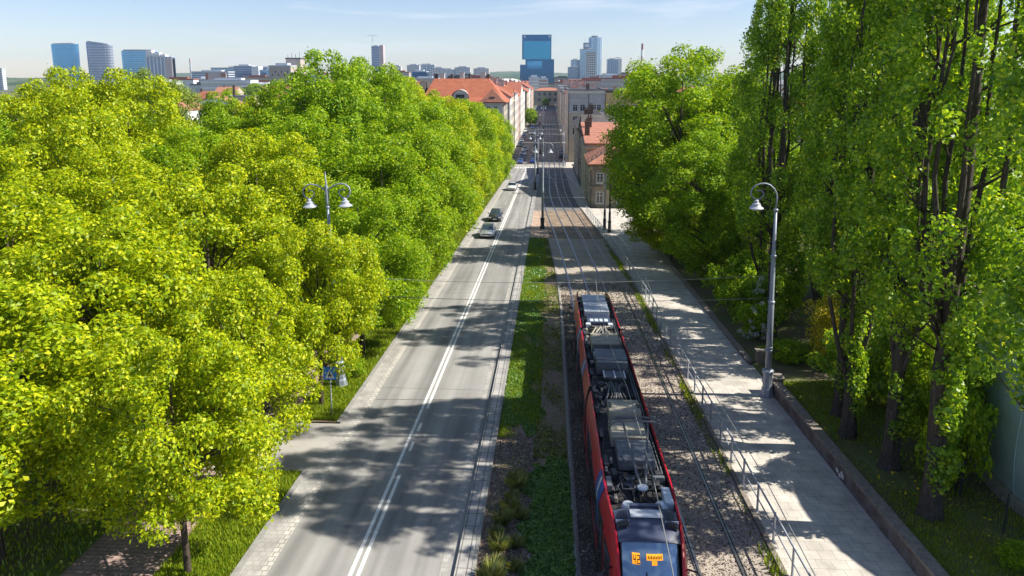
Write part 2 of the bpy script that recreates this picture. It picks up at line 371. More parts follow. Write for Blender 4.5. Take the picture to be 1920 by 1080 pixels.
# median and tram bed
le = lambda y: xc(y) - 1.72
strip('median_bed', -2.28, lambda y: le(y)-.05, -30, 29.4, .05, M['mulch'], step=3)
strip('median_bed', -2.28, lambda y: le(y)-.05, 29.4, 83.2, .05, M['mulch'], step=3)
strip('median_paving', -2.28, lambda y: le(y)+.2, 83.2, 109, .05, M['pink_slab'], step=3)
strip('tram_bed', le, lambda y: xc(y)+4.95, -30, 84, .03, M['gravel'], step=2)
strip('tram_bed_shade', lambda y: le(y)+.12, lambda y: xc(y)+1.1, -30, 57, .036, M['gravel_dark'], step=2)  # dark strip: shade on the left track put into the gravel colour
strip('tram_panels', le, lambda y: xc(y)+4.95, 84, 109, .036, M['panel'], step=2)
strip('tram_street', -2.28, lambda y: xc(y)+4.95, 109, 200, .034, M['street'], step=3)
strip('track_kerb', lambda y: le(y)-.08, lambda y: le(y)+.04, -30, 84, 0, M['kerb'], step=2, h=.12)
fx = lambda y: xc(y) + 4.9
strip('footpath_kerb', lambda y: fx(y), lambda y: fx(y)+.18, -30, 112, 0, M['cap'], step=2, h=.16)
strip('footpath', lambda y: fx(y)+.18, 12.05, -30, 36.4, .1, M['footpath'], step=4)
strip('footpath', lambda y: fx(y)+.18, 12.05, 36.4, 112, .1, M['footpath'], step=4)
strip('side_path', 12.05, 30, 36.7, 40.7, .12, M['footpath'])
strip('sidewalk', lambda y: fx(y), 6.6, 112, 200, .08, M['footpath'], step=4)
strip('forecourt', 12.05, 24, 96, 113, .1, M['footpath'])
strip('street', -12.2, 5.0, 200, 720, .02, M['street'])
strip('sidewalk', 5.0, 8.0, 200, 720, .06, M['footpath'])
strip('cross_street', -60, 60, 199.6, 206, .03, M['patch'])
mb = MB()
X = [12.2, 13, 14.5, 17, 20, 26, 40, 70]; Yb = [-30, 10, 20, 30, 36.1, 37.5, 39.2, 40.6, 60, 96, 120, 180]
mb.add([(x, y, bank(x, y)) for y in Yb for x in X], [(j*8+i, j*8+i+1, (j+1)*8+i+1, (j+1)*8+i) for j in range(len(Yb)-1) for i in range(7)])
tag(mb.build('grass_bank', M['bank']), kind='structure')

# rails: each track is a thing of two rails
for nm, off, lab in (('tram_track', 0., 'left tram track carrying the red tram, two steel rails'), ('tram_track', GAP, 'right tram track, empty, two steel rails beside the footpath railing')):
    tr = thing(nm, lab, 'tram track', (off, 0, 0), 0, 'tram tracks')
    for sx in (-.7175, .7175):
        mb = MB(); Y = list(np.arange(-20, 200, 2.)) + [200, 230, 300, 700]
        for a, b, h, mi in ((-.045, .03, .075, 0), (.03, .075, .045, 1), (.075, .105, .068, 0)):
            if sx < 0: a, b = -b, -a
            mb.loft([[(xc(y)+sx+a, y, gz(y)+.0), (xc(y)+sx+b, y, gz(y)+.0), (xc(y)+sx+b, y, gz(y)+h), (xc(y)+sx+a, y, gz(y)+h)] for y in Y], mi)
        mb.build('rail', [M['rail'], M['groove']], tr)

# retaining wall and low kerb wall at the footpath
def wallstrip(name, label, x0, x1, y0, y1, h, mw, mc, cap=.12):
    t = thing(name, label, 'wall', (x0, y0, gz(y0)))
    rel = lambda pts: [(a-x0, b-y0, c-gz(y0)) for a, b, c in pts]
    mb = MB(); Y = list(np.arange(y0, y1, 2.5)) + [y1]
    mb.loft([rel([(x0, y, gz(y)-.3), (x1, y, gz(y)-.3), (x1, y, gz(y)+h), (x0, y, gz(y)+h)]) for y in Y]); mb.build('masonry', mw, t)
    mb = MB()
    mb.loft([rel([(x0-.05, y, gz(y)+h), (x1+.06, y, gz(y)+h), (x1+.06, y, gz(y)+h+cap), (x0-.05, y, gz(y)+h+cap)]) for y in Y]); mb.build('coping', mc, t, bevel=.015)
    return t
rw = wallstrip('retaining_wall', 'low weathered stone retaining wall with pale graffiti along the near footpath', 12.0, 12.36, 4, 36.2, .72, M['wall_stone'], M['cap'])
# pale worn spray marks on the wall face
for i, (yy, ln) in enumerate(((27.2, .8),)):
    mb = MB()
    for k in range(4):
        cy = yy+ln*(k/5.)+.1*math.sin(k*5+i); cz = gz(cy)+.34+.1*math.sin(k*2.1+i)-gz(4); n_ = 9
        mb.poly([(-.008-.0008*k, cy-4+(.13+.06*math.sin(q*2.7+k))*math.cos(6.283*q/n_), cz+(.10+.05*math.sin(q*3.1+k*2))*math.sin(6.283*q/n_)) for q in range(n_)])
    mb.build('spray_mark', M['line'], rw)
wallstrip('kerb_wall', 'low stone edging wall between footpath and dark shrubs beyond the lamp post', 12.0, 12.25, 41.0, 96, .22, M['wall_stone'], M['cap'], .08)
mb = MB(); mb.box(12.5, 13.0, 40.9, 41.3, gz(41)-.1, gz(41)+.85); mb.box(12.44, 13.06, 40.84, 41.36, gz(41)+.85, gz(41)+.97)
tag(mb.build('gate_pillar', M['cap'], bevel=.03, origin=(12.7, 41, gz(41))), 'squat stone gate pillar at the side path opening by the lamp post', 'pillar')
mb = MB(); mb.box(11.9, 12.55, 36.25, 36.85, gz(36.5)-.1, gz(36.5)+.95); mb.box(11.84, 12.61, 36.19, 36.91, gz(36.5)+.95, gz(36.5)+1.07)
tag(mb.build('wall_pier', M['cap'], bevel=.03, origin=(12.2, 36.5, gz(36.5))), 'stone pier ending the retaining wall right behind the lamp post', 'pillar')

# ------------------------------------------------------------------ foliage
def leaf_mesh(name, cen, rad, n_per, size, m, seed, flat=.75, up=.5, inner=.4, aspect=.62, asp_noise=.3, drop=0.):
    """many single folded leaves gathered in clumps round the given centres"""
    g = np.random.default_rng(seed)
    cen = np.asarray(cen, float); rad = np.asarray(rad, float)
    idx = np.repeat(np.arange(len(cen)), np.maximum(8, (n_per*(rad/rad.mean())**2)).astype(int))
    n = len(idx)
    d = g.normal(size=(n, 3)); d[:, 2] += .25; d /= np.linalg.norm(d, axis=1)[:, None]
    r = rad[idx]*(inner+(1-inner)*g.random(n)**.6)*(1+.35*(g.random(n) > .93))
    p = cen[idx] + d*r[:, None]*np.array([1, 1, flat])
    nn = d*.55 + g.normal(size=(n, 3))*.5 + np.array([0, 0, up]); nn /= np.linalg.norm(nn, axis=1)[:, None]
    t = np.cross(nn, g.normal(size=(n, 3))); t /= np.linalg.norm(t, axis=1)[:, None]; t[:, 2] -= drop; b = np.cross(nn, t)
    l = size*(.65+.7*g.random(n))[:, None]; wd = l*(aspect+asp_noise*(g.random(n)[:, None]-.5))
    q = np.stack([p - t*l*.5, p + b*wd*.5 + nn*l*.12 - t*l*.08, p + t*l*.5, p - b*wd*.5 + nn*l*.12 - t*l*.08], 1).reshape(-1, 3)
    return quad_mesh(name, q, m)

def quad_mesh(name, q, m):
    n = len(q)//4
    me = bpy.data.meshes.new(name)
    me.vertices.add(n*4); me.vertices.foreach_set('co', q.astype(np.float32).ravel())
    me.loops.add(n*4); me.loops.foreach_set('vertex_index', np.arange(n*4, dtype=np.int32))
    me.polygons.add(n); me.polygons.foreach_set('loop_start', np.arange(0, n*4, 4, dtype=np.int32))
    me.materials.append(m); me.update(calc_edges=True); me.validate()
    return me

def linden_parts(seed, H, Rr, hb, nclump, n_per, size, m, peak=.42):
    g = np.random.default_rng(seed)
    ph = g.random(4)*6.28; cen = []; rad = []
    while len(cen) < nclump:
        tt = g.random(); a = g.random()*6.28
        e = 1-((tt-peak)/(1-peak if tt > peak else peak+.25))**2
        env = Rr*math.sqrt(max(e, .0))*(1+.14*math.sin(2*a+ph[0])+.10*math.sin(3*a+ph[1]+tt*4)+.08*math.sin(5*a+ph[2]+tt*9))
        if g.random() > (env/Rr+.12): continue
        f = .30+.72*g.random()**.42
        z = hb+(H-hb-.5)*tt + g.normal()*.25
        cen.append((env*f*math.cos(a), env*f*math.sin(a), z)); rad.append((.16+.12*g.random())*Rr*(1 if tt < .85 else .75))
    crown = leaf_mesh('crown', cen, rad, n_per, size, m, seed, .78, .5)
    mb = MB(); tr = .032*H**.9*.55
    lean = g.normal(size=2)*.12
    mb.tube([(0, 0, -.3), (0, 0, .15), (lean[0]*.3, lean[1]*.3, hb*.6), (lean[0], lean[1], hb+.6), (lean[0]*1.4, lean[1]*1.4, H*.62), (lean[0]*1.2, lean[1], H*.86)],
            [tr*1.5, tr*1.12, tr, tr*.85, tr*.42, tr*.12], 8)
    o = sorted(range(len(cen)), key=lambda i: -math.hypot(cen[i][0], cen[i][1]))
    for i in g.permutation(o[:60])[:16]:
        x, y, z = cen[i]; z0 = max(hb*.8, min(z-.9, H*.6)) * (.75+.2*g.random()); k = .5
        mb.tube([(lean[0], lean[1], z0), (x*.4, y*.4, z0+(z-z0)*.55+.1), (x*.78, y*.78, z0+(z-z0)*.85), (x*1.0, y*1.0, z+.2)], [tr*.42, tr*.3, tr*.18, tr*.05], 5)
    trunk = mb
    return crown, trunk

TREES = {}
def tree_proto(key, crown, mb_trunk, mb_bark):
    t = mb_trunk.build('trunk', mb_bark, None, smooth=True)
    me = t.data; bpy.data.objects.remove(t)
    TREES[key] = (crown, me)
for i in range(3):
    TREES_ = linden_parts(10+i, 9.2, 3.5, 2.75, 105, 440, .155, M['leaf_lime'])
    tree_proto('small%d' % i, *TREES_, M['bark'])
for i in range(3):
    TREES_ = linden_parts(30+i, 16., 4.6, 3.2, 160, 420, .195, M['leaf_green'], .45)
    tree_proto('big%d' % i, *TREES_, M['bark'])

def tree(key, name, x, y, z, H, Rr, rot, label, group, leaf=None, base=None, cat='tree'):
    cr, tr = TREES[key]
    t = thing(name, label, cat, (x, y, z), rot, group)
    bH, bR = base
    c = obj_from('crown', cr, t); k = obj_from('trunk', tr, t)
    t.scale = (Rr/bR, Rr/bR, H/bH)
    if leaf is not None:
        c.material_slots[0].link = 'OBJECT'; c.material_slots[0].material = M[leaf]
    return t

ordn = ['nearest', 'second', 'third', 'fourth', 'fifth', 'sixth', 'seventh', 'eighth', 'ninth', 'tenth', 'eleventh', 'twelfth', 'thirteenth', 'fourteenth', 'fifteenth', 'sixteenth', 'seventeenth', 'eighteenth', 'nineteenth', 'twentieth']
row1 = [(20.2, 8.6, 2.75, 's', 'leaf_lime'), (25.6, 9.3, 2.75, 's', 'leaf_lime'), (33.6, 9.9, 2.8, 's', 'leaf_lime'), (41.5, 11.2, 3.4, 'b', 'leaf_green'), (49, 13.6, 4.1, 'b', 'leaf_green'),
        (56, 15.2, 4.2, 'b', 'leaf_green'), (64, 16.4, 4.3, 'b', 'leaf_green'), (73, 16.8, 4.4, 'b', None), (82, 17.2, 4.5, 'b', 'leaf_lime'), (91, 17.2, 4.4, 'b', None),
        (100, 17.2, 4.5, 'b', None), (109, 17, 4.4, 'b', 'leaf_lime'), (118, 16.8, 4.5, 'b', None), (127, 16.6, 4.4, 'b', None), (136, 16.2, 4.3, 'b', 'leaf_lime'), (145, 15.8, 4.2, 'b', None), (153, 15, 4.0, 'b', None)]
for i, (y, H, Rr, k, lf) in enumerate(row1):
    rr = rnd.random()*6.28
    x = -11.5 + rnd.uniform(-.15, .15) - (0 if y < 45 else .5)
    what = 'small lime green linden' if k == 's' else 'full green linden'
    where = 'last' if i == len(row1)-1 else ordn[i]
    tree(('small%d' if k == 's' else 'big%d') % (i % 3), 'linden_tree', x, y, gz(y)-.05, H, Rr, rr,
         '%s, %s in the roadside row along the left kerb' % (what, 'nearest' if i == 0 else 'farthest' if where == 'last' else where + ' nearest'), 'lindens along the left road edge', lf, (9.2, 3.5) if k == 's' else (16, 4.6))
# the park behind: x, y, height, crown radius, kind, leaf, words
park = [(-18.2, 20.5, 9.6, 4.2, 's', 'leaf_lime', 'broad lime green tree at the bottom left corner, behind the nearest verge tree'),
        (-18.4, 27.5, 11, 4.2, 's', 'leaf_lime', 'lime green park tree left of the side road mouth'),
        (-17.8, 35, 12.2, 4.1, 's', 'leaf_lime', 'lime green park tree just left of the blue sign'),
        (-17.8, 42.5, 14.2, 4.0, 'b', 'leaf_lime', 'yellow green tree standing out among greener park trees left of the double lamp'),
        (-18.2, 51, 15.4, 4.4, 'b', 'leaf_green', 'mid green park tree directly behind the double armed lamp'),
        (-18.4, 60, 20.4, 4.9, 'b', 'leaf_deep', 'tallest deep green tree with a twin top left of the slim tower'),
        (-17.2, 67, 20.4, 4.6, 'b', 'leaf_green', 'tall green tree whose top ends just left of the slim tower'),
        (-18.4, 79, 20.2, 4.6, 'b', 'leaf_green', 'tall green tree rising in front of the slim tower foot'),
        (-18.4, 90, 19.8, 4.7, 'b', 'leaf_lime', 'tall light green tree just left of the red roofed building'),
        (-18.4, 101, 18.6, 4.7, 'b', None, 'tall green tree hiding the left eaves of the red roofed building'),
        (-18.2, 113, 18, 4.6, 'b', None, 'green tree below the round dormer of the red roofed building'),
        (-18, 126, 17.4, 4.6, 'b', 'leaf_lime', 'light green tree below the triangular dormer of the red roofed building'),
        (-24.5, 30, 12.2, 4.6, 's', 'leaf_lime', 'lime green park tree at the left picture edge, half way down'),
        (-24.2, 38, 13.4, 4.4, 'b', 'leaf_lime', 'lime green park tree with dark gaps showing forked limbs at the left'),
        (-24.2, 47, 14.2, 4.4, 'b', 'leaf_green', 'green park tree in the dip left of the golden tree'),
        (-24.4, 56, 15.6, 4.5, 'b', 'leaf_green', 'round green tree behind the golden tree'),
        (-24.4, 66, 18.4, 4.2, 'b', 'leaf_green', 'green tree covering the right side of the concrete turret building'),
        (-27.4, 66, 17.0, 4.0, 'b', 'leaf_lime', 'light green tree below the concrete turret building'),
        (-30.8, 67, 17.2, 3.8, 'b', 'leaf_green', 'green tree below the grey office block with a white side'),
        (-31, 50, 14.6, 4.3, 'b', 'leaf_lime', 'lime green tree under the gap with red roofs'),
        (-30.6, 43, 16.6, 4.2, 'b', 'leaf_lime', 'light green tree below the leaning dark and white tower'),
        (-30.5, 50.5, 18.3, 4.1, 'b', 'leaf_lime', 'light green tree in front of the wedge shaped glass tower'),
        (-39.5, 70, 19.8, 3.8, 'b', 'leaf_pale', 'pale grey green loose tree before the blue glass block'),
        (-33.8, 49.5, 18.3, 4.0, 'b', 'leaf_lime', 'lime green tree in front of the blue curved tower'),
        (-36.6, 50, 17.6, 4.2, 'b', 'leaf_lime', 'lime green tree with sprigs rising left of the blue curved tower'),
        (-30.6, 35, 13.6, 4.4, 'b', 'leaf_lime', 'lime green park tree at the far left edge under the tall group'),
        (-38.6, 46, 15.6, 4.3, 'b', 'leaf_green', 'green tree cut by the left picture edge at the top'),
        (-36, 61, 15.6, 4.0, 'b', 'leaf_green', 'green tree below the pale loose tree'),
        (-45, 66, 17.4, 4.3, 'b', 'leaf_green', 'green tree behind the left group, below the white far block')]
for i, (x, y, H, Rr, k, lf, lab) in enumerate(park):
    tree(('small%d' if k == 's' else 'big%d') % ((i*2+1) % 3), 'linden_tree' if lf != 'leaf_gold' else 'maple_tree', x, y, gz(y)-.05, H, Rr, rnd.random()*6.28, lab, 'park trees left of the road', lf, (9.2, 3.5) if k == 's' else (16, 4.6))

# poplars: many upright stems, leaf clumps strung along them
def poplar_parts(seed, H, Rr, nst, n_per, size, m, low=3.0, tr=.34, gap=.25):
    g = np.random.default_rng(seed); cen = []; rad = []; mb = MB()
    # flaring ridged butt
    rings = []
    for z, k in ((-.4, 1.9), (0, 1.75), (.35, 1.4), (.9, 1.15), (1.8, 1.0), (3.2, .92)):
        rings.append([(tr*k*(1+.10*math.sin(5*a+seed)+.06*math.sin(11*a)+.05*math.sin(17*a+z))*math.cos(a), tr*k*(1+.10*math.sin(5*a+seed)+.06*math.sin(11*a)+.05*math.sin(17*a+z))*math.sin(a), z) for a in np.linspace(0, 6.28, 28, endpoint=False)])
    mb.loft(rings)
    for s in range(nst):
        a = 6.28*s/nst + g.normal()*.3; ro = 0 if s == 0 else Rr*(.35+.35*g.random()); zt = H*(1 if s == 0 else .72+.24*g.random()); z0 = 2.6 if s == 0 else 2.2+g.random()*H*.26
        pts = []; rs = []
        for k in range(9):
            u = k/8; z = z0+(zt-z0)*u; rr = ro*min(1, (u*3.2))**.8*(1-.45*u)
            pts.append((rr*math.cos(a)+g.normal()*.07, rr*math.sin(a)+g.normal()*.07, z)); rs.append(max(.012, tr*(.95 if s == 0 else .36)*(1-u)**.8+.01))
        mb.tube(pts, rs, 6)
        P = np.array(pts)
        nz = int((zt-low)*1.9)
        if s == 0:
            for q in range(20):
                z = 1.5+5.6*(q+g.random())/20; aa = -2.6+3.*g.random(); ro_ = .3+.22*g.random()
                cen.append((ro_*math.cos(aa), ro_*math.sin(aa), z)); rad.append(.30+.14*g.random())
        for q in range(nz):
            z = low+(zt-low)*(q+g.random())/nz
            if g.random() < gap*(1 if 8 < z < H*.75 else .4)+(2 if z < 7.0 else 0): continue
            x = np.interp(z, P[:, 2], P[:, 0]); y = np.interp(z, P[:, 2], P[:, 1])
            u = z/H; env = Rr*(.55+.75*min(1, u*2.4))*(1-.75*max(0, u-.55)/.45)
            aa = a+g.normal()*1.3 if z > 7 else -1.9+2.7*g.random(); f = env*(.25+.75*g.random()**.6)
            x = x*.5+f*math.cos(aa)*.85; y = y*.5+f*math.sin(aa)*.85
            cen.append((x, y, z)); rad.append(.34+.3*g.random())
            if g.random() < .35: mb.tube([(np.interp(z-1.2, P[:, 2], P[:, 0]), np.interp(z-1.2, P[:, 2], P[:, 1]), z-1.2), (x*.75, y*.75, z-.35), (x, y, z+.4)], [.05, .03, .01], 4)
    return leaf_mesh('crown', cen, rad, n_per, size, m, seed, 1.5, .1, .25, .8), mb
for i in range(3):
    tree_proto('poplar%d' % i, *poplar_parts(50+i, 26., 2.5, 8, 170, .155, M['leaf_poplar'], low=2.2, tr=.29, gap=.33+.05*i), M['bark_pale'])
POP = [(13.7, 23.9, 26, 2.4, 0, 'nearest poplar with a flaring pale ridged trunk on the dandelion bank'),
       (13.9, 27.4, 26.5, 2.3, 1, 'poplar second from the camera on the bank, dark trunk bare high up'),
       (13.4, 30.2, 26, 2.2, 2, 'poplar whose trunk stands closest to the wall, third from the camera'),
       (17.0, 43.8, 27, 2.1, 2, 'slender poplar right of the lamp post behind the hedge'),
       (13.9, 32.4, 25, 2.0, 0, 'slimmer poplar just beyond the third trunk, fourth from the camera'),
       (14.6, 45.2, 27, 2.5, 0, 'tall poplar with several dark upright stems just right of the lamp head'),
       (20.2, 48.5, 28, 2.5, 1, 'tall poplar with pale stems between the two darker poplar groups'),
       (21.4, 40.4, 27, 2.5, 2, 'poplar behind the near three, sky showing through its top'),
       (15.8, 51.5, 27.5, 2.5, 2, 'leftmost poplar against open sky beside the round linden'),
       (13.9, 17.6, 25.5, 2.4, 2, 'poplar beyond the bottom right corner shading the near footpath'),
       (18.9, 33.4, 26, 2.3, 1, 'poplar at the upper right edge behind the near trunks')]
for i, (x, y, H, Rr, k, lab) in enumerate(POP):
    tree('poplar%d' % k, 'poplar_tree', x, y, bank(x, y)-.1, H, Rr, .35*i % .7, lab, 'poplars on the bank', None, (26, 2.5))
# broad trees beyond the poplars on the right of the footpath
RT = [(13.6, 74, 22.3, 6.6, 'leaf_green', 'tall round linden right of the footpath, sunlit on its right side'),
      (12.6, 86, 20.0, 5.8, 'leaf_green', 'green linden behind the tall round one, overhanging the old house'),
      (14.2, 62, 13.5, 4.2, 'leaf_deep', 'low dark linden overhanging the shaded footpath'),
      (12.8, 72, 7.0, 4.2, 'leaf_lime', 'low yellow green tree added for sunlit lower branches of the round linden'),  # extra tree in lime leaves, in place of the linden's sunlit lower branches
      (18.5, 62, 13, 4.6, 'leaf_deep', 'dark linden filling the space between round linden and poplars'),
      (21, 80, 19, 5.2, 'leaf_deep', 'green tree behind the right lindens, mostly hidden'),
      (28, 58, 17, 5, 'leaf_green', 'sunlit yellow green tree glimpsed between the poplar stems'),
      (27, 47, 15, 4.6, 'leaf_green', 'sunlit tree glimpsed behind the near poplars'),
      (31, 38, 13, 4.6, 'leaf_green', 'light green tree at the right edge behind the poplars')]
tree('small1', 'young_tree', 15.7, 27.6, bank(15.7, 27.6)-.1, 6.0, 1.7, 1.0, 'bright light green leafy young tree between the two nearest poplars', None, 'leaf_green', (9.2, 3.5))
for i, (x, y, H, Rr, lf, lab) in enumerate(RT):
    tree('big%d' % (i % 3), 'linden_tree', x, y, bank(x, y)-.1, H, Rr, rnd.random()*6.28, lab, 'lindens right of the footpath', lf, (16, 4.6))

# bushes
def bush_parts(seed, n, n_per, size, m, sz=(1, 1, .8)):
    g = np.random.default_rng(seed); cen = []; rad = []; mb = MB()
    for k in range(n):
        d = g.normal(size=3); d /= np.linalg.norm(d); f = .45+.5*g.random()
        c = (d[0]*f*sz[0], d[1]*f*sz[1], sz[2]+d[2]*f*sz[2]*.92); cen.append(c); rad.append(.2+.14*g.random())
        if k % 4 == 0: mb.tube([(g.normal()*.05, g.normal()*.05, -.1), (c[0]*.5, c[1]*.5, c[2]*.6), c], [.03, .02, .006], 4)
    return leaf_mesh('crown', cen, rad, n_per, size, m, seed, .9, .35), mb
tree_proto('bush0', *bush_parts(80, 42, 110, .10, M['leaf_poplar']), M['bark'])
tree_proto('bush1', *bush_parts(81, 42, 110, .075, M['leaf_olive'], (.8, .8, 1.25)), M['bark'])
BU = [('bush0', 'leafy_shrub', 15.6, 34.8, 2.0, 2.2, 'leaf_poplar', 'broad leafy green shrub on the bank right of the lamp foot'),
      ('bush0', 'leafy_shrub', 16.4, 32.2, 1.7, 3.1, 'leaf_poplar', 'dense green shrub behind the third and fourth poplar trunks by the wall'),
      ('bush0', 'leafy_shrub', 16.2, 29.2, 1.5, 3.0, 'leaf_green', 'large leafy shrub between the second and third poplar trunks'),
      ('bush0', 'leafy_shrub', 15.3, 25.5, 1.2, 2.7, 'leaf_green', 'upright leafy shrub between the nearest and second poplar trunks'),
      ('bush0', 'leafy_shrub', 18.0, 35.4, 2.3, 2.7, 'leaf_poplar', 'tall leafy shrub in the middle of the poplar group'),
      ('bush0', 'hedge_shrub', 14.6, 41.6, 1.5, .7, 'leaf_green', 'low clipped bright green hedge beside the side path'),
      ('bush0', 'hedge_shrub', 17.2, 41.8, 1.6, .72, 'leaf_green', 'low bright green hedge farther along the side path'),
      ('bush1', 'golden_shrub', 15.8, 39.4, 1.4, 2.1, 'leaf_olive', 'olive yellow feathery shrub behind the low hedge'),
      ('bush1', 'golden_shrub', 19.4, 42.6, 2.4, 3.9, 'leaf_olive', 'tall golden olive conifer shrub glowing between the poplars'),
      ('bush1', 'golden_shrub', 17.4, 40.6, 1.3, 1.7, 'leaf_olive', 'smaller olive shrub right of the feathery one'),
      ('bush0', 'flowering_shrub', 13.7, 45.8, 1.5, 1.6, 'leaf_deep', 'dark shrub with clusters of white blossom left of the lamp post'),
      ('bush0', 'flowering_shrub', 16.2, 49.4, 1.7, 2.4, 'leaf_deep', 'taller shrub with white blossom right behind the lamp post'),
      ('bush0', 'dark_shrub', 13.9, 50.5, 1.7, 1.9, 'leaf_deep', 'dark green shrub at the footpath edge beyond the blossom'),
      ('bush0', 'dark_shrub', 14.2, 61.5, 1.9, 1.9, 'leaf_deep', 'dark shrub under the tall round linden'),
      ('bush0', 'dark_shrub', 14.3, 68, 1.8, 1.7, 'leaf_deep', 'dark shrub near the far end of the shaded footpath'),
      ('bush0', 'dark_shrub', 16.5, 56, 2.4, 2.6, 'leaf_deep', 'big dark shrub behind the low dark linden'),
      ('bush0', 'dark_shrub', 14.0, 55.2, 1.8, 2.0, 'leaf_deep', 'dark shrub between the low dark linden and the footpath wall'),
      ('bush0', 'dark_shrub', 16.2, 52.6, 2.0, 2.4, 'leaf_deep', 'dark shrub at the foot of the leftmost poplar'),
      ('bush0', 'dark_shrub', 19.4, 55.6, 2.6, 2.8, 'leaf_deep', 'large dark shrub deep behind the white blossom'),
      ('bush0', 'dark_shrub', 23.5, 46.5, 2.8, 3.0, 'leaf_green', 'sunlit shrub deep between the poplars at the right'),
      ('bush0', 'dark_shrub', 22.5, 37.8, 2.6, 2.8, 'leaf_green', 'green shrub beyond the far end of the side path'),
      ('bush0', 'dark_shrub', 14.5, 75.5, 2.0, 1.9, 'leaf_deep', 'last dark shrub along the footpath before the forecourt'),
      ('bush0', 'verge_shrub', -10.9, 47.2, .8, .8, 'leaf_green', 'small green shrub on the left verge at a tree foot'),
      ('bush0', 'verge_shrub', -11.2, 37.5, .9, .8, 'leaf_green', 'small green shrub on the left verge beyond the lamp base'),
      ('bush0', 'wild_shrub', 15.0, 21.0, .7, .5, 'leaf_green', 'small light green wild shrub by the wire fence')]
for i, (k, nm, x, y, r_, h_, lf, lab) in enumerate(BU):
    t = thing(nm, lab, 'shrub', (x, y, bank(x, y)-.05), rnd.random()*6.28, 'shrubs'); t.scale = (r_, r_, h_)
    cr, st = TREES[k]
    c = obj_from('crown', cr, t); c.material_slots[0].link = 'OBJECT'; c.material_slots[0].material = M[lf]
    obj_from('stem', st, t)
    if nm == 'flowering_shrub':
        g = np.random.default_rng(i); cen = []
        for q in range(26):
            d = g.normal(size=3); d[0] -= .5; d[1] -= .7; d /= np.linalg.norm(d); cen.append((d[0]*.98, d[1]*.98, .8+d[2]*.75))
        obj_from('blossom', leaf_mesh('blossom', cen, [.12]*26, 34, .06, M['petal'], i, .8, .4), t)

# grass, ground cover, weeds and stones: nobody could count them
def blades(name, n, fx0, fx1, y0, y1, h, wd, m, seed, z=None, bias=1.6, patch=0., lean=.5):
    g = np.random.default_rng(seed)
    y = y0+(y1-y0)*g.random(n)**bias; u = g.random(n)
    x = fx0(y)+(fx1(y)-fx0(y))*u
    if patch:
        k = (np.sin(x*1.7+seed)*np.sin(y*.9+x*.6)+np.sin(y*.37+seed*2)*.8+g.normal(size=n)*.4) > patch-1
        x = x[k]; y = y[k]; n = len(x)
    zz = np.array([(z or (lambda a, b: gz(b)))(a, b) for a, b in zip(x, y)])
    hh = h*(.5+g.random(n)); a = g.random(n)*6.28; ln = hh*lean*(g.random(n)*1.2)
    b = np.stack([np.cos(a), np.sin(a), 0*a], 1); d = np.stack([-np.sin(a)*ln, np.cos(a)*ln, hh], 1)
    p = np.stack([x, y, zz], 1); wv = b*(wd*(.6+.8*g.random(n)))[:, None]*(1+y/40)[:, None]
    q = np.stack([p-wv*.5, p+wv*.5, p+d*.6+wv*.4, p+d-wv*.1], 1).reshape(-1, 3)
    return tag(obj_from(name, quad_mesh(name, q, m)), kind='stuff')
def mats(name, n, fx0, fx1, y0, y1, h, size, m, seed, z=None, bias=1.5, patch=0., up=.8, rag=None):
    g = np.random.default_rng(seed)
    y = y0+(y1-y0)*g.random(n)**bias; x = fx0(y)+(fx1(y)-fx0(y))*g.random(n)
    if rag is not None: k = rag(x, y); x = x[k]; y = y[k]; n = len(x)
    if patch:
        k = (np.sin(x*2.3+seed)*np.sin(y*1.1+x*.7)+np.sin(y*.45+seed*2)*.7+g.normal(size=n)*.4) > patch-1
        x = x[k]; y = y[k]; n = len(x)
    zz = np.array([(z or (lambda a, b: gz(b)))(a, b) for a, b in zip(x, y)])
    lump = .5+.5*np.sin(x*5.1+np.sin(y*3.3)*2)*np.sin(y*4.3+x*2)
    p = np.stack([x, y, zz+h*(.15+.85*g.random(n))*(.45+.55*lump)], 1)
    nn = g.normal(size=(n, 3))*.55+np.array([0, 0, up]); nn /= np.linalg.norm(nn, axis=1)[:, None]
    t = np.cross(nn, g.normal(size=(n, 3))); t /= np.linalg.norm(t, axis=1)[:, None]; b = np.cross(nn, t)
    l = (size*(.6+.8*g.random(n))*(1+y/60))[:, None]
    q = np.stack([p-t*l*.5, p+b*l*.35, p+t*l*.5, p-b*l*.35], 1).reshape(-1, 3)
    return tag(obj_from(name, quad_mesh(name, q, m)), kind='stuff')
cst = lambda v: (lambda y: v+0*y)
xcv = lambda y: np.interp(y, _yy, _xx)
blades('verge_grass', 26000, cst(-12.6), cst(-10.2), 17, 26.8, .16, .022, M['grass'], 1, bias=1)
blades('verge_grass', 60000, cst(-12.6), cst(-10.2), 31.9, 160, .17, .026, M['grass'], 2, bias=2.2)
blades('park_grass', 50000, cst(-34), cst(-15.7), 16, 80, .16, .04, M['grass'], 3, bias=1.4)
mats('ground_cover', 46000, lambda y: -.75+.22*np.sin(y*2.1)+.12*np.sin(y*5.3), cst(.98), 17, 29.2, .20, .075, M['clover'], 4, bias=1.1, rag=lambda x, y: y < 28.3+.5*np.sin(x*4.1)+.25*np.sin(x*11))
mats('ground_cover', 75000, cst(-2.24), lambda y: -.5+.3*np.sin(y*.8)+.15*np.sin(y*2.7), 30.0, 84, .16, .07, M['clover'], 5, bias=1.5, patch=.3, rag=lambda x, y: y > 31.2+.7*np.sin(x*3.1)+.3*np.sin(x*9))
blades('median_grass', 50000, cst(-2.24), cst(-.3), 30.5, 84, .15, .02, M['grass'], 6, bias=1.4, patch=.45)
mats('median_weeds', 26000, cst(-.6), lambda y: xcv(y)-1.85, 28.6, 84, .16, .06, M['weed'], 7, bias=1.3, patch=.8)
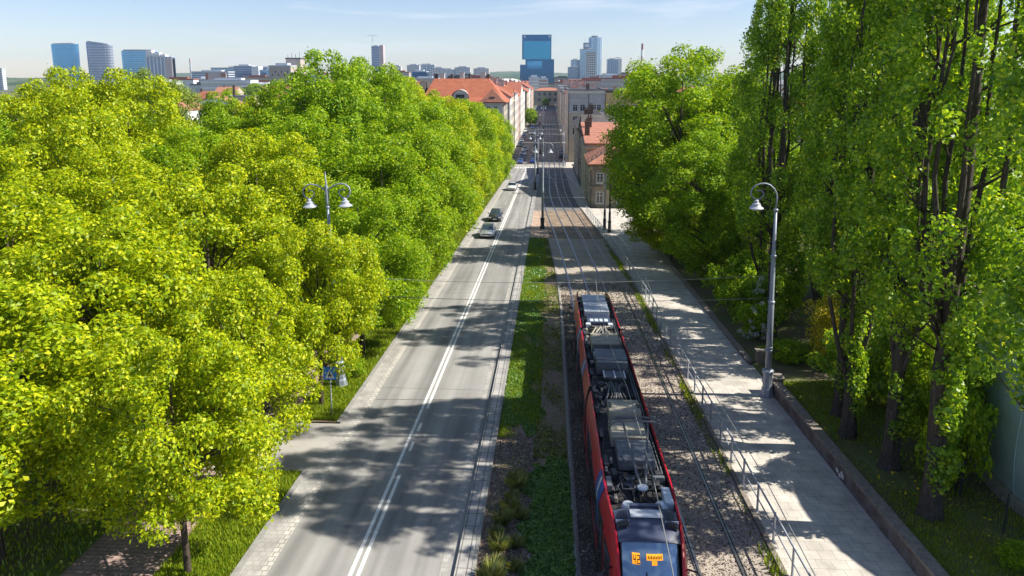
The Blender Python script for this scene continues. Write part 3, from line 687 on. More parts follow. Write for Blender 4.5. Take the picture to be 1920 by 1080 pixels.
mats('dry_stalks', 9000, cst(-2.2), lambda y: xcv(y)-1.9, 17, 84, .10, .06, M['tuft'], 18, bias=1.3, patch=1.1)
mats('median_weeds', 4200, cst(-2.2), cst(-.6), 17, 30.8, .12, .05, M['weed'], 8, bias=1, patch=1.3)
mats('track_weeds', 5200, lambda y: xcv(y)+4.55, lambda y: xcv(y)+4.98, 17, 80, .22, .05, M['weed'], 9, bias=1.2, patch=1.05)
blades('track_weeds', 3500, lambda y: xcv(y)+4.5, lambda y: xcv(y)+5.0, 17, 80, .3, .03, M['grass'], 10, bias=1.2, patch=1.25)
mats('track_stones', 42000, lambda y: xcv(y)-1.6, lambda y: xcv(y)+4.8, 16, 62, .035, .052, M['stones'], 11, bias=1.3, z=lambda a, b: gz(b)+.03)
mats('mulch_chips', 9000, cst(-2.22), cst(-.3), 16, 31, .04, .06, M['stones'], 12, bias=1, z=lambda a, b: gz(b)+.05)
blades('bank_grass', 90000, cst(12.55), cst(20), 14, 37, .11, .013, M['grass'], 13, z=bank, bias=1.1, patch=.6)
mats('dandelions', 420, cst(13.0), cst(20), 17, 30, .17, .085, M['dandelion'], 14, z=bank, bias=1, patch=1.0)
# ornamental grass tufts in the mulch bed, one by one
tg = None
for i, (x, y) in enumerate([(-1.75, 20.2), (-1.7, 21.0), (-1.6, 21.9), (-1.75, 22.7), (-1.55, 23.5), (-1.35, 24.4), (-1.3, 25.1), (-1.2, 25.9), (-1.15, 26.7), (-1.05, 22.2), (-.95, 23.9), (-1.0, 20.9)]):
    labs = ['feathery grass tuft by the kerb at the bottom of the mulch bed', 'grass tuft second from the bottom in the mulch bed', 'grass tuft third up in the mulch bed row', 'grass tuft fourth up in the mulch bed row', 'grass tuft fifth up in the mulch bed row', 'grass tuft sixth up in the mulch bed row', 'grass tuft seventh up in the mulch bed row', 'grass tuft eighth up, near the end of the mulch bed', 'topmost grass tuft of the mulch bed row', 'grass tuft beside the dense ground cover, middle of three', 'grass tuft beside the dense ground cover, topmost of three', 'grass tuft beside the dense ground cover, lowest of three']
    if tg is None:
        g = np.random.default_rng(5); n = 320; a = g.random(n)*6.28; r0 = g.random(n)*.12; ln = .12+.28*g.random(n); hh = .25+.3*g.random(n)
        p = np.stack([np.cos(a)*r0, np.sin(a)*r0, 0*a], 1); d = np.stack([np.cos(a)*ln, np.sin(a)*ln, hh], 1); b = np.stack([-np.sin(a), np.cos(a), 0*a], 1)*.018
        tg = quad_mesh('grass_tuft', np.stack([p-b, p+b, p+d*.6+b*.8-np.array([0, 0, -.06]), p+d-b*.3], 1).reshape(-1, 3), M['tuft'])
    o = obj_from('grass_tuft', tg, None, (x, y, gz(y)+.04)); s_ = rnd.uniform(.8, 1.25); o.scale = (s_, s_, s_*rnd.uniform(.8, 1.1)); o.rotation_euler = (0, 0, rnd.random()*6)
    tag(o, labs[i], 'ornamental grass', 'ornamental grass tufts')

# ------------------------------------------------------------------ street lamps
def lamp_arm(root, side, z0, start):
    """swan neck that curls in on itself; the bell hangs from its lowest turn"""
    if start == 'single':
        P = [(0, -.02), (.03, .6), (-.0, .86), (-.14, 1.11), (-.34, 1.29), (-.56, 1.37), (-.78, 1.37), (-.98, 1.3), (-1.15, 1.19), (-1.25, 1.04), (-1.28, .84), (-1.23, .71), (-1.12, .61), (-.98, .55), (-.82, .58), (-.68, .7), (-.64, .86), (-.72, .99), (-.85, 1.03), (-.97, .98)]
    else:
        P = [(-.03, .0), (-.22, .12), (-.48, .27), (-.78, .33), (-1.02, .28), (-1.2, .13), (-1.27, -.08), (-1.2, -.29), (-1.08, -.4), (-.95, -.44), (-.8, -.4), (-.68, -.27), (-.66, -.1), (-.74, .0), (-.88, .02), (-.97, -.03)]
    zb = .5 if start == 'single' else -.46
    xb = -.98 if start == 'single' else -.95
    mb = MB(); mb.tube([(side*x*-1 if side > 0 else x, 0, z0+z) for x, z in P], [.042]*(len(P)-6)+[.04, .037, .033, .03, .03, .05], 8)
    a = mb.build('arm', M['lamp_grey'], root, smooth=True)
    cx = -xb if side > 0 else xb
    mb = MB(); zt = z0+zb+.04
    mb.lathe([(.03, .02), (.05, 0), (.10, -.04), (.12, -.1), (.10, -.13), (.15, -.17), (.2, -.2), (.21, -.25), (.19, -.27), (.25, -.34), (.36, -.42), (.37, -.45), (.33, -.45)], (cx, 0, zt), 20)
    b = mb.build('lamp_bell', M['lamp_light'], a, smooth=False)
    mb = MB(); mb.lathe([(.31, -.452), (.27, -.50), (.14, -.545), (.02, -.555)], (cx, 0, zt), 16)
    mb.build('lamp_glass', M['lamp_glass'], a, smooth=True)

def make_lamp(name, label, loc, double, group, lean=0., dark=False):
    t = thing(name, label, 'street lamp', loc, 0, group)
    mb = MB()
    mb.lathe([(.36, -.1), (.36, .12), (.33, .16), (.30, .42), (.25, .5), (.25, 1.22), (.27, 1.28), (.31, 1.36), (.31, 1.43), (.22, 1.5)], n=8)
    mb.build('base', M['lamp_dark'] if dark else M['lamp_grey'], t)
    mb = MB(); mb.tube([(0, 0, 1.45), (0, 0, 5.15), (0, 0, 5.2), (0, 0, 7.6), (0, 0, 7.65), (0, 0, 10.05)], [.165, .15, .125, .112, .095, .07], 12)
    mb.build('pole', M['lamp_grey'], t, smooth=True)
    for z, r_ in ((5.18, .18), (7.63, .15), (10.03, .12), (2.55, .175), (2.7, .175)):
        mb = MB(); mb.lathe([(r_*.8, -.07), (r_, -.04), (r_, .04), (r_*.8, .07)], (0, 0, z), 14); mb.build('collar', M['lamp_grey'], t)
    if double:
        mb = MB(); mb.tube([(0, 0, 10.0), (0, 0, 10.3), (0, 0, 10.9), (0, 0, 11.4), (0, 0, 11.95)], [.07, .085, .075, .045, .012], 8)
        for s in (-1, 1): mb.tube([(s*.02, 0, 11.3), (s*.12, 0, 10.9), (s*.07, 0, 10.2)], .018, 6)
        mb.build('finial', M['lamp_grey'], t, smooth=True)
        lamp_arm(t, -1, 10.95, 'double'); lamp_arm(t, 1, 10.95, 'double')
    else:
        lamp_arm(t, -1, 10.03, 'single')
    t.rotation_euler = (0, lean, 0)
    return t
GL = 'swan neck street lamps'
l1 = make_lamp('street_lamp', 'grey single armed swan neck lamp beside the retaining wall on the right footpath', (11.66, 36.1, gz(36.1)+.1), False, GL, -.012)
l2 = make_lamp('street_lamp', 'grey double armed swan neck lamp rising out of the lime green trees on the left', (-11.3, 36.3, gz(36.3)), True, GL, -.035)
l3 = make_lamp('street_lamp', 'double armed swan neck lamp, dark foot, near end of the paved median', (-.78, 91.2, gz(91.2)+.05), True, GL, 0, True)
for x, y, lab, dz in ((-2.75, 139.5, 'double armed lamp standing second along the road edge beyond the paved median', .15), (-2.8, 178, 'farthest double armed lamp on the median before the crossing', .15)):
    c = copy_tree(l3); c.location = (x, y, gz(y)+dz); c['label'] = lab
c = copy_tree(l1); c.location = (4.2, 203, gz(203)); c['label'] = 'thin pale single armed lamp on the right pavement at the street mouth'
c.rotation_euler = (0, 0, 0)
for x, y, lab in ((4.4, 262, 'single armed lamp on the right pavement second beyond the crossing'), (4.4, 330, 'single armed lamp on the right pavement third beyond the crossing'), (4.5, 410, 'farthest single armed lamp on the right pavement')):
    c = copy_tree(l1); c.location = (x, y, gz(y)); c['label'] = lab; c.rotation_euler = (0, 0, 0)
for x, y, lab in ((-2.9, 236, 'double armed lamp in the street middle, first beyond the crossing'), (-2.9, 290, 'double armed lamp in the street middle, second beyond the crossing'), (-2.9, 352, 'double armed lamp in the street middle, third beyond the crossing')):
    c = copy_tree(l3); c.location = (x, y, gz(y)); c['label'] = lab
for px_, py_, hh, up, lab in ((7.28, 90.8, 7.2, 'lamp_light', 'plain wire post with a dark foot and pale top at the forecourt edge'), (7.75, 88.8, 6.9, 'lamp_dark', 'all dark plain wire post right beside the pale topped one')):
    tp = thing('wire_post', lab, 'wire post', (px_, py_, gz(py_)+.1), 0, 'wire posts at the forecourt')
    MB().lathe([(.26, -.1), (.26, .3), (.2, .4), (.2, 1.3), (.24, 1.4), (.15, 1.5)], n=10).build('base', M['lamp_dark'], tp)
    MB().tube([(0, 0, 1.4), (0, 0, 2.6)], [.16, .15], 10).build('sleeve', M['lamp_dark'], tp, smooth=True)
    MB().tube([(0, 0, 2.55), (0, 0, hh)], [.12, .09], 10).build('pole', M[up], tp, smooth=True)
    MB().lathe([(.02, .12), (.1, .06), (.1, 0)], (0, 0, hh), 10).build('cap', M['lamp_dark'], tp)

# road sign by the side road
t = thing('road_sign', 'small square blue sign with a white triangle on a thin post in the left verge', 'road sign', (-10.6, 32.3, gz(32.3)))
MB().tube([(0, 0, -.2), (0, 0, 2.7)], .032, 8).build('post', M['steel'], t, smooth=True)
mb = MB(); mb.box(-.33, .33, -.075, -.05, 2.0, 2.66); mb.build('sign_plate', M['blue_sign'], t, bevel=.01)
mb = MB(); mb.add([(-.24, -.08, 2.08), (.24, -.08, 2.08), (0, -.08, 2.54)], [(0, 1, 2)])
mb.build('pictogram', M['white'], t)
mb = MB()
for a, b in (((0, .28), (0, .16)), ((0, .2), (.09, .12)), ((0, .2), (-.08, .1)), ((0, .16), (.08, .04)), ((0, .16), (-.07, .03))):
    mb.tube([(a[0], -.085, 2.1+a[1]), (b[0], -.085, 2.1+b[1])], .016, 5)
mb.lathe([(.005, -.03), (.03, 0), (.005, .03)], (0, -.085, 2.42), 8)
mb.build('walking_figure', M['black'], t)

# railing along the footpath
rx = lambda y: fx(y)+.28
t = thing('railing', 'galvanised two rail tubular railing along the footpath edge beside the tram tracks', 'railing', (rx(20), 20, gz(20)))
O = np.array([rx(20), 20, gz(20)])
ys = list(np.arange(15.2, 107, 1.93))
for hgt, r_ in ((1.16, .036), (.62, .026)):
    MB().tube([tuple(np.array([rx(y), y, gz(y)+hgt])-O) for y in ys], r_, 8).build('rail', M['steel'], t, smooth=True)
for y in ys:
    b = np.array([rx(y), y, gz(y)])-O
    mb = MB(); mb.tube([tuple(b+(0, 0, .05)), tuple(b+(0, 0, 1.2))], .045, 8)
    mb.lathe([(.09, 0), (.09, .025), (.04, .03)], tuple(b+(0, 0, .1)), 8)
    mb.lathe([(.045, 0), (.05, .03), (.02, .05)], tuple(b+(0, 0, 1.18)), 8)
    mb.build('post', M['steel'], t, smooth=False)
# wires over the tracks
def wire(name, label, pts, r_=.012, sag=0.):
    a = np.array(pts[0]); b = np.array(pts[-1])
    if len(pts) == 2: pts = [tuple(a+(b-a)*u+np.array([0, 0, -sag*4*u*(1-u)])) for u in np.linspace(0, 1, 17)]
    o = MB().tube(pts, r_, 5).build(name, M['wire'], None, smooth=True, origin=tuple(pts[0]))
    return tag(o, label, 'overhead wire')
g36 = gz(36.2)
wire('span_wire', 'upper span wire slung between the two near street lamps across the road', [(-11.6, 36.3, g36+6.3), (11.58, 36.1, g36+6.75)], .014, .42)
wire('span_wire', 'lower span wire slung between the two near street lamps across the road', [(-11.5, 36.3, g36+5.3), (11.6, 36.1, g36+5.5)], .014, .3)
for off, lab in ((0, 'contact wire above the left tram track, over the red tram'), (GAP, 'contact wire above the right, empty tram track')):
    wire('contact_wire', lab, [(xc(y)+off+(.12 if int(y/14) % 2 else -.12), y, gz(y)+5.15+.1*abs(math.sin(y*.11))) for y in np.arange(6, 200, 6.)], .013)
wire('span_wire', 'span wire from the median lamp to the dark wire post at the forecourt', [(-.7, 91.2, gz(91)+7), (7.75, 88.8, gz(89)+6.6)], .013, .2)
wire('span_wire', 'far span wire crossing the dark part of the tram street', [(-2.7, 139.5, gz(139)+7), (6.4, 138, gz(138)+7.3)], .014, .2)
t = thing('hanging_lamp', 'small white lamp hanging from the far span wire over the tram street', 'hanging lamp', (3.4, 138.6, gz(138)+6.9))
MB().lathe([(.03, .25), (.06, .1), (.12, .05), (.34, -.12), (.36, -.2), (.3, -.2)], n=14).build('shade', M['lamp_light'], t)
MB().lathe([(.28, -.2), (.2, -.32), (.03, -.36)], n=12).build('lamp_glass', M['lamp_glass'], t)

# tank and wire fence at the right edge
DX, DY, DR = 27.8, 24.5, 11.0
t = thing('air_dome', 'big rounded pale green dome at the right picture edge behind the nearest poplar', 'dome', (DX, DY, bank(20, DY)))
mb = MB(); mb.lathe([(math.sqrt(DR*DR-(z-2.)**2), z) for z in np.linspace(-.4, 12.6, 22)]+[(.3, 12.98)], n=72); mb.build('shell', M['tank'], t, smooth=True)
mb = MB()
for k in range(24):
    a = 6.283*k/24
    mb.tube([((math.sqrt(DR*DR-(z-2.)**2)+.02)*math.cos(a), (math.sqrt(DR*DR-(z-2.)**2)+.02)*math.sin(a), z) for z in np.linspace(.2, 12.4, 16)], .025, 4)
mb.build('seam', M['tank'], t)
MB().lathe([(DR+.1, -.2), (DR+.1, .25), (DR-.3, .3)], n=72).build('foundation', M['kerb'], t)
t = thing('wire_fence', 'dark sagging wire mesh fence between the bank and the pale green dome', 'fence', (17.6, 24, bank(17.6, 24)))
O = (17.6, 24, bank(17.6, 24)); fp = [(DX-12.4*math.cos(R(q)), DY+12.4*math.sin(R(q))) for q in (36, 25, 14, 3, -8, -19, -30)]
for x, y in fp:
    MB().tube([(x-O[0], y-O[1], bank(x, y)-O[2]-.1), (x-O[0]+.05, y-O[1], bank(x, y)-O[2]+1.45)], .035, 6).build('post', M['lamp_dark'], t)
mb = MB()
for (x0, y0), (x1, y1) in zip(fp[:-1], fp[1:]):
    P = lambda u, h: (x0+(x1-x0)*u-O[0], y0+(y1-y0)*u-O[1], bank(x0+(x1-x0)*u, y0+(y1-y0)*u)-O[2]+h)
    for k in range(9): mb.tube([P(k/8, .05), P(k/8, 1.3)], .006, 3)
    for h in (.1, .4, .7, 1.0, 1.3): mb.tube([P(0, h), P(.5, h-.04), P(1, h)], .007, 3)
mb.build('mesh', M['lamp_dark'], t)
MB().tube([(fp[0][0]-O[0]-.6, fp[0][1]-O[1], bank(*fp[0])-O[2]+.5), (fp[3][0]-O[0]-.5, fp[3][1]-O[1], bank(*fp[3])-O[2]+.15)], .045, 6).build('fallen_rail', M['bark_pale'], t)

# ------------------------------------------------------------------ the tram
M['t_red'] = mat('tram_red', (.46, .006, .026), (.41, .006, .022), 4, .42, 0, .4, coat=.2)
M['t_black'] = mat('tram_black', (.012, .012, .015), (.02, .02, .024), 4, .35, 0, .5)
M['t_glass'] = mat('tram_glass', (.010, .014, .018), (.016, .02, .026), 1, .06, 0, .8)
M['t_shield'] = mat('tram_windscreen', (.24, .35, .46), (.29, .41, .52), .8, .06, .6, .9)
M['t_deck'] = mat('roof_deck', (.02, .021, .024), (.05, .048, .047), 3.5, .75, 0, .3)
M['t_navy'] = mat('cowl_navy', (.040, .052, .095), (.055, .065, .11), 2, .38, 0, .5)
M['t_pale'] = mat('roof_unit_pale', (.58, .64, .70), (.46, .51, .57), 3, .45, .1, .4)
M['t_beige'] = mat('roof_unit_beige', (.40, .36, .28), (.25, .23, .18), 2.5, .7, 0, .3)
M['t_grey'] = mat('roof_unit_grey', (.15, .16, .18), (.09, .10, .115), 2.5, .55, .1, .4)
M['t_dark'] = mat('roof_unit_dark', (.028, .03, .034), (.05, .05, .055), 4, .6, 0, .4)
M['t_blue'] = mat('stripe_blue', (.02, .10, .42), None, 2, .35)
M['t_white'] = mat('stripe_white', (.62, .64, .68), None, 2, .35)
M['t_led'] = mat('led_panel', (1.0, .33, .015), (1.0, .38, .02), 3, .4, emit=.45)
M['t_ledoff'] = mat('led_letters', (.10, .02, .005), None, 3, .5)
M['t_foot_blue'] = mat('screen_foot_blue', (.03, .16, .45), (.05, .22, .55), 3, .3)
M['t_bel'] = mat('bellows', (.02, .02, .022), (.035, .035, .036), 8, .85)
tram = thing('tram', 'long red articulated tram with dark roof gear and raised pantograph on the left track', 'tram', (2.88, 31, gz(31)+.05))
tram.rotation_euler = (-math.atan(S), 0, 0)
W2 = 1.23
def tw(y):
    k = 1.0
    if y < -10.2: k -= .19*((-10.2-y)/3.9)**1.25
    if y > 12.2: k -= .15*((y-12.2)/2.3)**1.6
    return k
def ring(y):
    k = W2*tw(y); zt = float(np.interp(y, [-14.15, -13.9, -13.4, -12.9, -12.3, 13.9, 14.4], [.34, .58, .83, .955, 1, 1, .93]))
    f = lambda z: .28+(z-.28)*zt
    dk = 3.06 if -12.6 < y < 14.2 else .9
    h = [(k*.985, .28), (k, f(1.0) if zt < .6 else 1.0), (k, f(2.35)), (k*.985, f(2.72)), (k*.93, f(3.08)), (k*.875, f(3.30)), (k*.84, f(3.32)), (k*.815, f(3.27)), (k*.80, min(dk, f(3.0)))]
    L_ = [(-x, y, z) for x, z in h]; R_ = [(x, y, z) for x, z in reversed(h)]
    return L_+R_
def section(name, ys, cap0, cap1):
    mb = MB(); rs = [ring(y) for y in ys]; n = len(rs[0])
    for i in range(len(rs)-1):
        for j in range(n-1):
            m_ = 0
            if j in (7, 9) : m_ = 1
            if j == 8: m_ = 2
            if j in (1, 15): m_ = 0
            mb.add([rs[i][j], rs[i][j+1], rs[i+1][j+1], rs[i+1][j]], [(3, 2, 1, 0)], m_)
    for c_, r_, fl in ((cap0, rs[0], 1), (cap1, rs[-1], 0)):
        if c_: mb.add(r_, [tuple(range(n)) if fl else tuple(reversed(range(n)))], 1)
    mb.add([rs[0][0], rs[0][-1], rs[-1][-1], rs[-1][0]], [(0, 1, 2, 3)], 1)
    return mb.build(name, [M['t_red'], M['t_black'], M['t_deck']], tram)
J1, J2 = -2.7, 5.8
ysF = [-14.15, -13.9, -13.65, -13.4, -13.15, -12.9, -12.61, -12.59, -12.3, -12, -11.6, -11.2, -10.8, -10.4, -10, -9, -6, J1-.28]
section('front_body', ysF, 1, 1); section('middle_body', [J1+.28, 0, 3, J2-.28], 1, 1); section('rear_body', [J2+.28, 8, 11, 12.2, 12.7, 13.2, 13.7, 14.0, 14.19, 14.21, 14.4], 1, 1)
for j in (J1, J2):
    mb = MB(); k = 0
    rr = []
    for y in np.linspace(j-.30, j+.30, 11):
        s_ = .93 if k % 2 else .86; k += 1
        rr.append([(-W2*s_, y, .35), (-W2*s_, y, 2.9), (-W2*s_*.75, y, 3.12), (W2*s_*.75, y, 3.12), (W2*s_, y, 2.9), (W2*s_, y, .35)])
    mb.loft(rr); mb.build('bellows', M['t_bel'], tram)
# side glazing and doors: image-left flank has the doors
def side_panel(name, sgn, y0, y1, z0, z1, m_, off, parent=tram):
    mb = MB(); n = max(1, int((y1-y0)/.6)); vs = []
    Y = [y0+(y1-y0)*i/n for i in range(n+1)]
    mb.loft([[(sgn*(W2*tw(y)-.02), y, z0), (sgn*(W2*tw(y)+off), y, z0), (sgn*(W2*tw(y)+off), y, z1), (sgn*(W2*tw(y)-.02), y, z1)] for y in Y])
    return mb.build(name, m_, parent)
doors = [(-11.6, -10.3), (-6.9, -5.3), (.2, 1.8), (3.6, 5.2), (8.2, 9.8), (12.0, 13.2)]
wins = [(-9.9, -8.6), (-8.4, -7.1), (-5.0, -3.9), (-2.2, -1.2), (-1.0, 0.0), (2.0, 3.4), (6.3, 7.9), (10.0, 11.0), (11.05, 11.9)]
for y0, y1 in doors:
    d = side_panel('door', -1, y0, y1, .42, 2.62, M['t_black'], .012)
    for a, b in ((y0+.06, (y0+y1)/2-.03), ((y0+y1)/2+.03, y1-.06)): side_panel('door_glass', -1, a, b, .75, 2.5, M['t_glass'], .018, d)
    side_panel('window', 1, y0, y1, 1.05, 2.4, M['t_glass'], .012)
for y0, y1 in wins:
    side_panel('window', -1, y0, y1, 1.05, 2.4, M['t_glass'], .012); side_panel('window', 1, y0, y1, 1.05, 2.4, M['t_glass'], .012)
for sgn in (-1, 1):
    mb = MB()
    for y0, y1 in ((-13.2, -11.7), ): pass
    side_panel('cab_window', sgn, -13.0, -11.85, 1.15, 2.45, M['t_glass'], .012)
    for a, b in ((-13.6, J1-.3), (J1+.3, J2-.3), (J2+.3, 13.8)): side_panel('skirt', sgn, a, b, .3, .62, M['t_black'], .008)
# slanted blue and white bands on the cantrail and flank
def band(y0, wd, m_, sgn, name):
    mb = MB(); prof = [(1.003, 1.02, 1.5), (1.003, 2.36, .35), (.99, 2.72, .1), (.935, 3.09, -.15), (.88, 3.31, -.35)]
    vs = []
    for kx, z, dy in prof:
        for e in (0, wd):
            y = y0+dy*.55+e; vs.append((sgn*(W2*tw(y)*kx+.008), y, z+.006))
    mb.add(vs, [(2*i, 2*i+1, 2*i+3, 2*i+2) if sgn < 0 else (2*i, 2*i+2, 2*i+3, 2*i+1) for i in range(4)])
    mb.build(name, m_, tram)
for y0 in (-10.6, .2, 5.2):
    for sgn in (-1, 1):
        band(y0, .55, M['t_blue'], sgn, 'blue_band'); band(y0+.57, .22, M['t_white'], sgn, 'white_band'); band(y0+.81, .4, M['t_blue'], sgn, 'blue_band')
# nose: windscreen, cowl, lights, mirrors
def shield(y0, z0, y1, z1, w0, w1, bulge, n=14, rows=8, th=None):
    rs = []
    for i in range(rows+1):
        u = i/rows; y = y0+(y1-y0)*u - .10*math.sin(math.pi*u); z = z0+(z1-z0)*u; w_ = w0+(w1-w0)*u
        rs.append([(w_*s_, y-bulge*(1-s_*s_), z) for s_ in np.linspace(-1, 1, n)])
    return rs
mb = MB(); mb.loft(shield(-12.95, 3.10, -13.98, 1.22, .80, .82, .16), 0, False); mb.build('windscreen', M['t_shield'], tram, smooth=True)
mb = MB(); mb.loft(shield(-13.99, 1.215, -14.22, .35, .84, .86, .16), 0, False); mb.build('nose_panel', M['t_red'], tram, smooth=True)
for s_ in (-1, 1):
    mb = MB(); mb.lathe([(.13, 0), (.13, .05), (.08, .07)], n=14)
    o = mb.build('headlight', M['lamp_glass'], tram); o.location = (s_*.62, -14.2, .85); o.rotation_euler = (R(95), 0, 0)
    mb = MB(); mb.tube([(s_*.96, -13.2, 2.35), (s_*1.25, -13.45, 2.42), (s_*1.36, -13.5, 2.3)], .025, 6)
    a = mb.build('mirror_arm', M['t_black'], tram)
    mb = MB(); mb.box(s_*1.38-.09, s_*1.38+.09, -13.56, -13.44, 1.72, 2.32); mb.build('mirror', M['t_black'], a, bevel=.03)
mb = MB()
rs = []
for u in np.linspace(0, 1, 12):
    y = -12.0-1.12*u; zc = 3.40-.02*u-.27*u**2.6; wd = W2*tw(y)*.80
    rs.append([(wd*s_, y-.12*(1-s_*s_)*u, zc-.10*abs(s_)**3) for s_ in np.linspace(-1, 1, 15)])
rs.insert(0, [(x, y, 3.07) for x, y, z in rs[0]])
mb.loft(rs, 0, False); cowl = mb.build('cowl', M['t_navy'], tram, smooth=True)
mb = MB(); mb.box(-.46, .46, -12.5, -12.12, 3.385, 3.42); mb.build('cowl_panel', M['t_white'], cowl, bevel=.01)
for s_ in (-1, 1):
    for k in range(6):
        mb = MB(); x = s_*(.56+.055*k); mb.box(x-.012, x+.012, -12.85, -12.1, 3.31-.07*(k/5)**2, 3.385-.07*(k/5)**2); mb.build('cowl_slat', M['t_black'], cowl)
    mb = MB(); mb.box(s_*.7-.19, s_*.7+.19, -12.6, -12.57, 3.28, 3.36); mb.build('slat_end', M['t_white'], cowl)
def sp(u, s_, off=.012):          # a point on the windscreen
    y = -12.95-1.03*u-.10*math.sin(math.pi*u); z = 3.10-1.88*u; w_ = .80+.02*u
    return (w_*s_, y-.16*(1-s_*s_)-off, z+off*.5)
def shield_patch(name, u0, u1, s0, s1, m_, off=.012, parent=tram):
    mb = MB(); mb.loft([[sp(u, s_, off) for s_ in np.linspace(s0, s1, 6)] for u in np.linspace(u0, u1, 4)], 0, False); return mb.build(name, m_, parent)
d1 = shield_patch('number_display', .15, .275, -.62, -.36, M['t_led']); d2 = shield_patch('destination_display', .15, .222, -.14, .42, M['t_led'])
d3 = shield_patch('destination_display', .223, .275, .04, .22, M['t_led'])
# dot matrix figures: 42 on the left display, an unreadable blurred row on the right
def seg(parent, u0, u1, s0, s1): shield_patch('led_figure', u0, u1, s0, s1, M['t_ledoff'], .018, parent)
for s0, code in ((-.585, '4'), (-.455, '2')):
    a, b, c_ = s0, s0+.09, .018
    if code == '4': L_ = [(.17, .225, a, a+c_), (.215, .23, a, b), (.17, .27, b-c_, b)]
    else: L_ = [(.17, .183, a, b), (.17, .22, b-c_, b), (.213, .226, a, b), (.22, .265, a, a+c_), (.257, .27, a, b)]
    for q in L_: seg(d1, *q)
for k in range(9): seg(d2, .17+.008*(k % 2), .205, -.09+.055*k, -.06+.055*k)
shield_patch('wiper', .35, .97, -.18, -.13, M['t_black'], .02)
shield_patch('screen_foot_strip', .90, .995, -.5, .5, M['t_foot_blue'], .006)  # blue strip across the foot of the windscreen
shield_patch('frame_post', .0, 1.0, -1.0, -.955, M['t_black'], .008); shield_patch('frame_post', .0, 1.0, .955, 1.0, M['t_black'], .008)

# roof gear, front to back (local y)
def rbox(name, x0, x1, y0, y1, z0, z1, m_, bev=.02, parent=tram):
    mb = MB(); mb.box(x0, x1, y0, y1, z0, z1); return mb.build(name, m_, parent, bevel=bev)
for k, (y0, y1) in enumerate(((11.55, 12.75), (10.2, 11.35), (8.95, 10.0))):
    u = rbox('air_conditioner', -.72, .72, y0, y1, 3.07, 3.42, M['t_pale'])
    for q in range(3): rbox('unit_rib', -.68, .68, y0+.18+q*.32, y0+.21+q*.32, 3.415, 3.432, M['t_grey'], 0, u)
u = rbox('vent_box', -.66, .66, 7.0, 8.7, 3.07, 3.34, M['t_navy'])
for q in range(4): rbox('vent_grille', -.5+q*.27, -.3+q*.27, 7.1, 7.6, 3.338, 3.36, M['t_pale'], 0, u)
for x in (-.62, .6): rbox('junction_box', x-.13, x+.13, 6.6, 6.95, 3.07, 3.33, M['t_pale'])
def hose(pts, r_=.035, m_=None): MB().tube(pts, r_, 6).build('roof_hose', m_ or M['t_dark'], tram, smooth=True)
hr = random.Random(3)
for k in range(9):
    x = -.55+.14*k; hose([(x, 4.6, 3.15), (x*.8+hr.uniform(-.1, .1), 5.1, 3.3), (x*.5+hr.uniform(-.15, .15), 5.7, 3.42), (x*.8+hr.uniform(-.1, .1), 6.3, 3.32), (x, 6.8, 3.15)], .04, M['t_grey'] if k % 2 else M['t_beige'])
for k in range(8):
    x = -.6+.16*k; hose([(x, -4.0, 3.12), (x*.6+hr.uniform(-.1, .1), -3.4, 3.32), (x*.4, J1, 3.4), (x*.7+hr.uniform(-.15, .15), -2.0, 3.3), (x, -1.5, 3.12)], .038, M['t_dark'] if k % 3 else M['t_grey'])
u = rbox('resistor_box', -.68, .72, 2.4, 4.1, 3.07, 3.62, M['t_beige']); rbox('box_front', -.66, .70, 2.385, 2.399, 3.1, 3.55, M['t_grey'], 0, u)
u = rbox('low_box', -.62, .5, 1.55, 2.2, 3.07, 3.28, M['t_white']); rbox('latch', -.2, -.05, 1.6, 2.1, 3.278, 3.31, M['t_dark'], 0, u); rbox('latch', .2, .3, 1.6, 2.1, 3.278, 3.31, M['t_dark'], 0, u)
u = rbox('converter_box', -.62, .78, -.4, 1.4, 3.07, 3.66, M['t_grey']); rbox('box_lid', -.64, .80, -.1, 1.42, 3.66, 3.69, M['t_grey'], .01, u)
u = rbox('fan_box', -.4, .62, -1.6, -.6, 3.07, 3.36, M['t_dark'])
for x in (-.3, .13): rbox('fan_grille', x, x+.36, -1.5, -.75, 3.358, 3.385, M['t_grey'], 0, u)
for x in (-.38, .08, .52): rbox('grille_bar', x, x+.06, -1.55, -.7, 3.36, 3.40, M['t_white'], 0, u)
for x, y in ((-.55, -2.0), (-.35, -2.5), (.35, -2.3)):
    MB().lathe([(.16, 0), (.16, .22), (.1, .28)], (x, y, 3.07), 12).build('reservoir', M['t_dark'], tram)
u = rbox('battery_box', -.5, .72, -5.7, -4.5, 3.07, 3.6, M['t_beige'])
for x in (-.47, .6): rbox('lifting_lug', x, x+.09, -5.3, -4.9, 3.598, 3.64, M['t_dark'], 0, u)
u = rbox('inverter_box', -.58, .70, -7.5, -6.1, 3.07, 3.45, M['t_beige']); rbox('box_lid', -.55, .67, -7.3, -6.3, 3.45, 3.475, M['t_beige'], .01, u)
u = rbox('inverter_box', -.48, .74, -9.2, -7.7, 3.07, 3.45, M['t_grey']); rbox('box_lid', -.45, .71, -9.0, -7.9, 3.45, 3.475, M['t_grey'], .01, u)
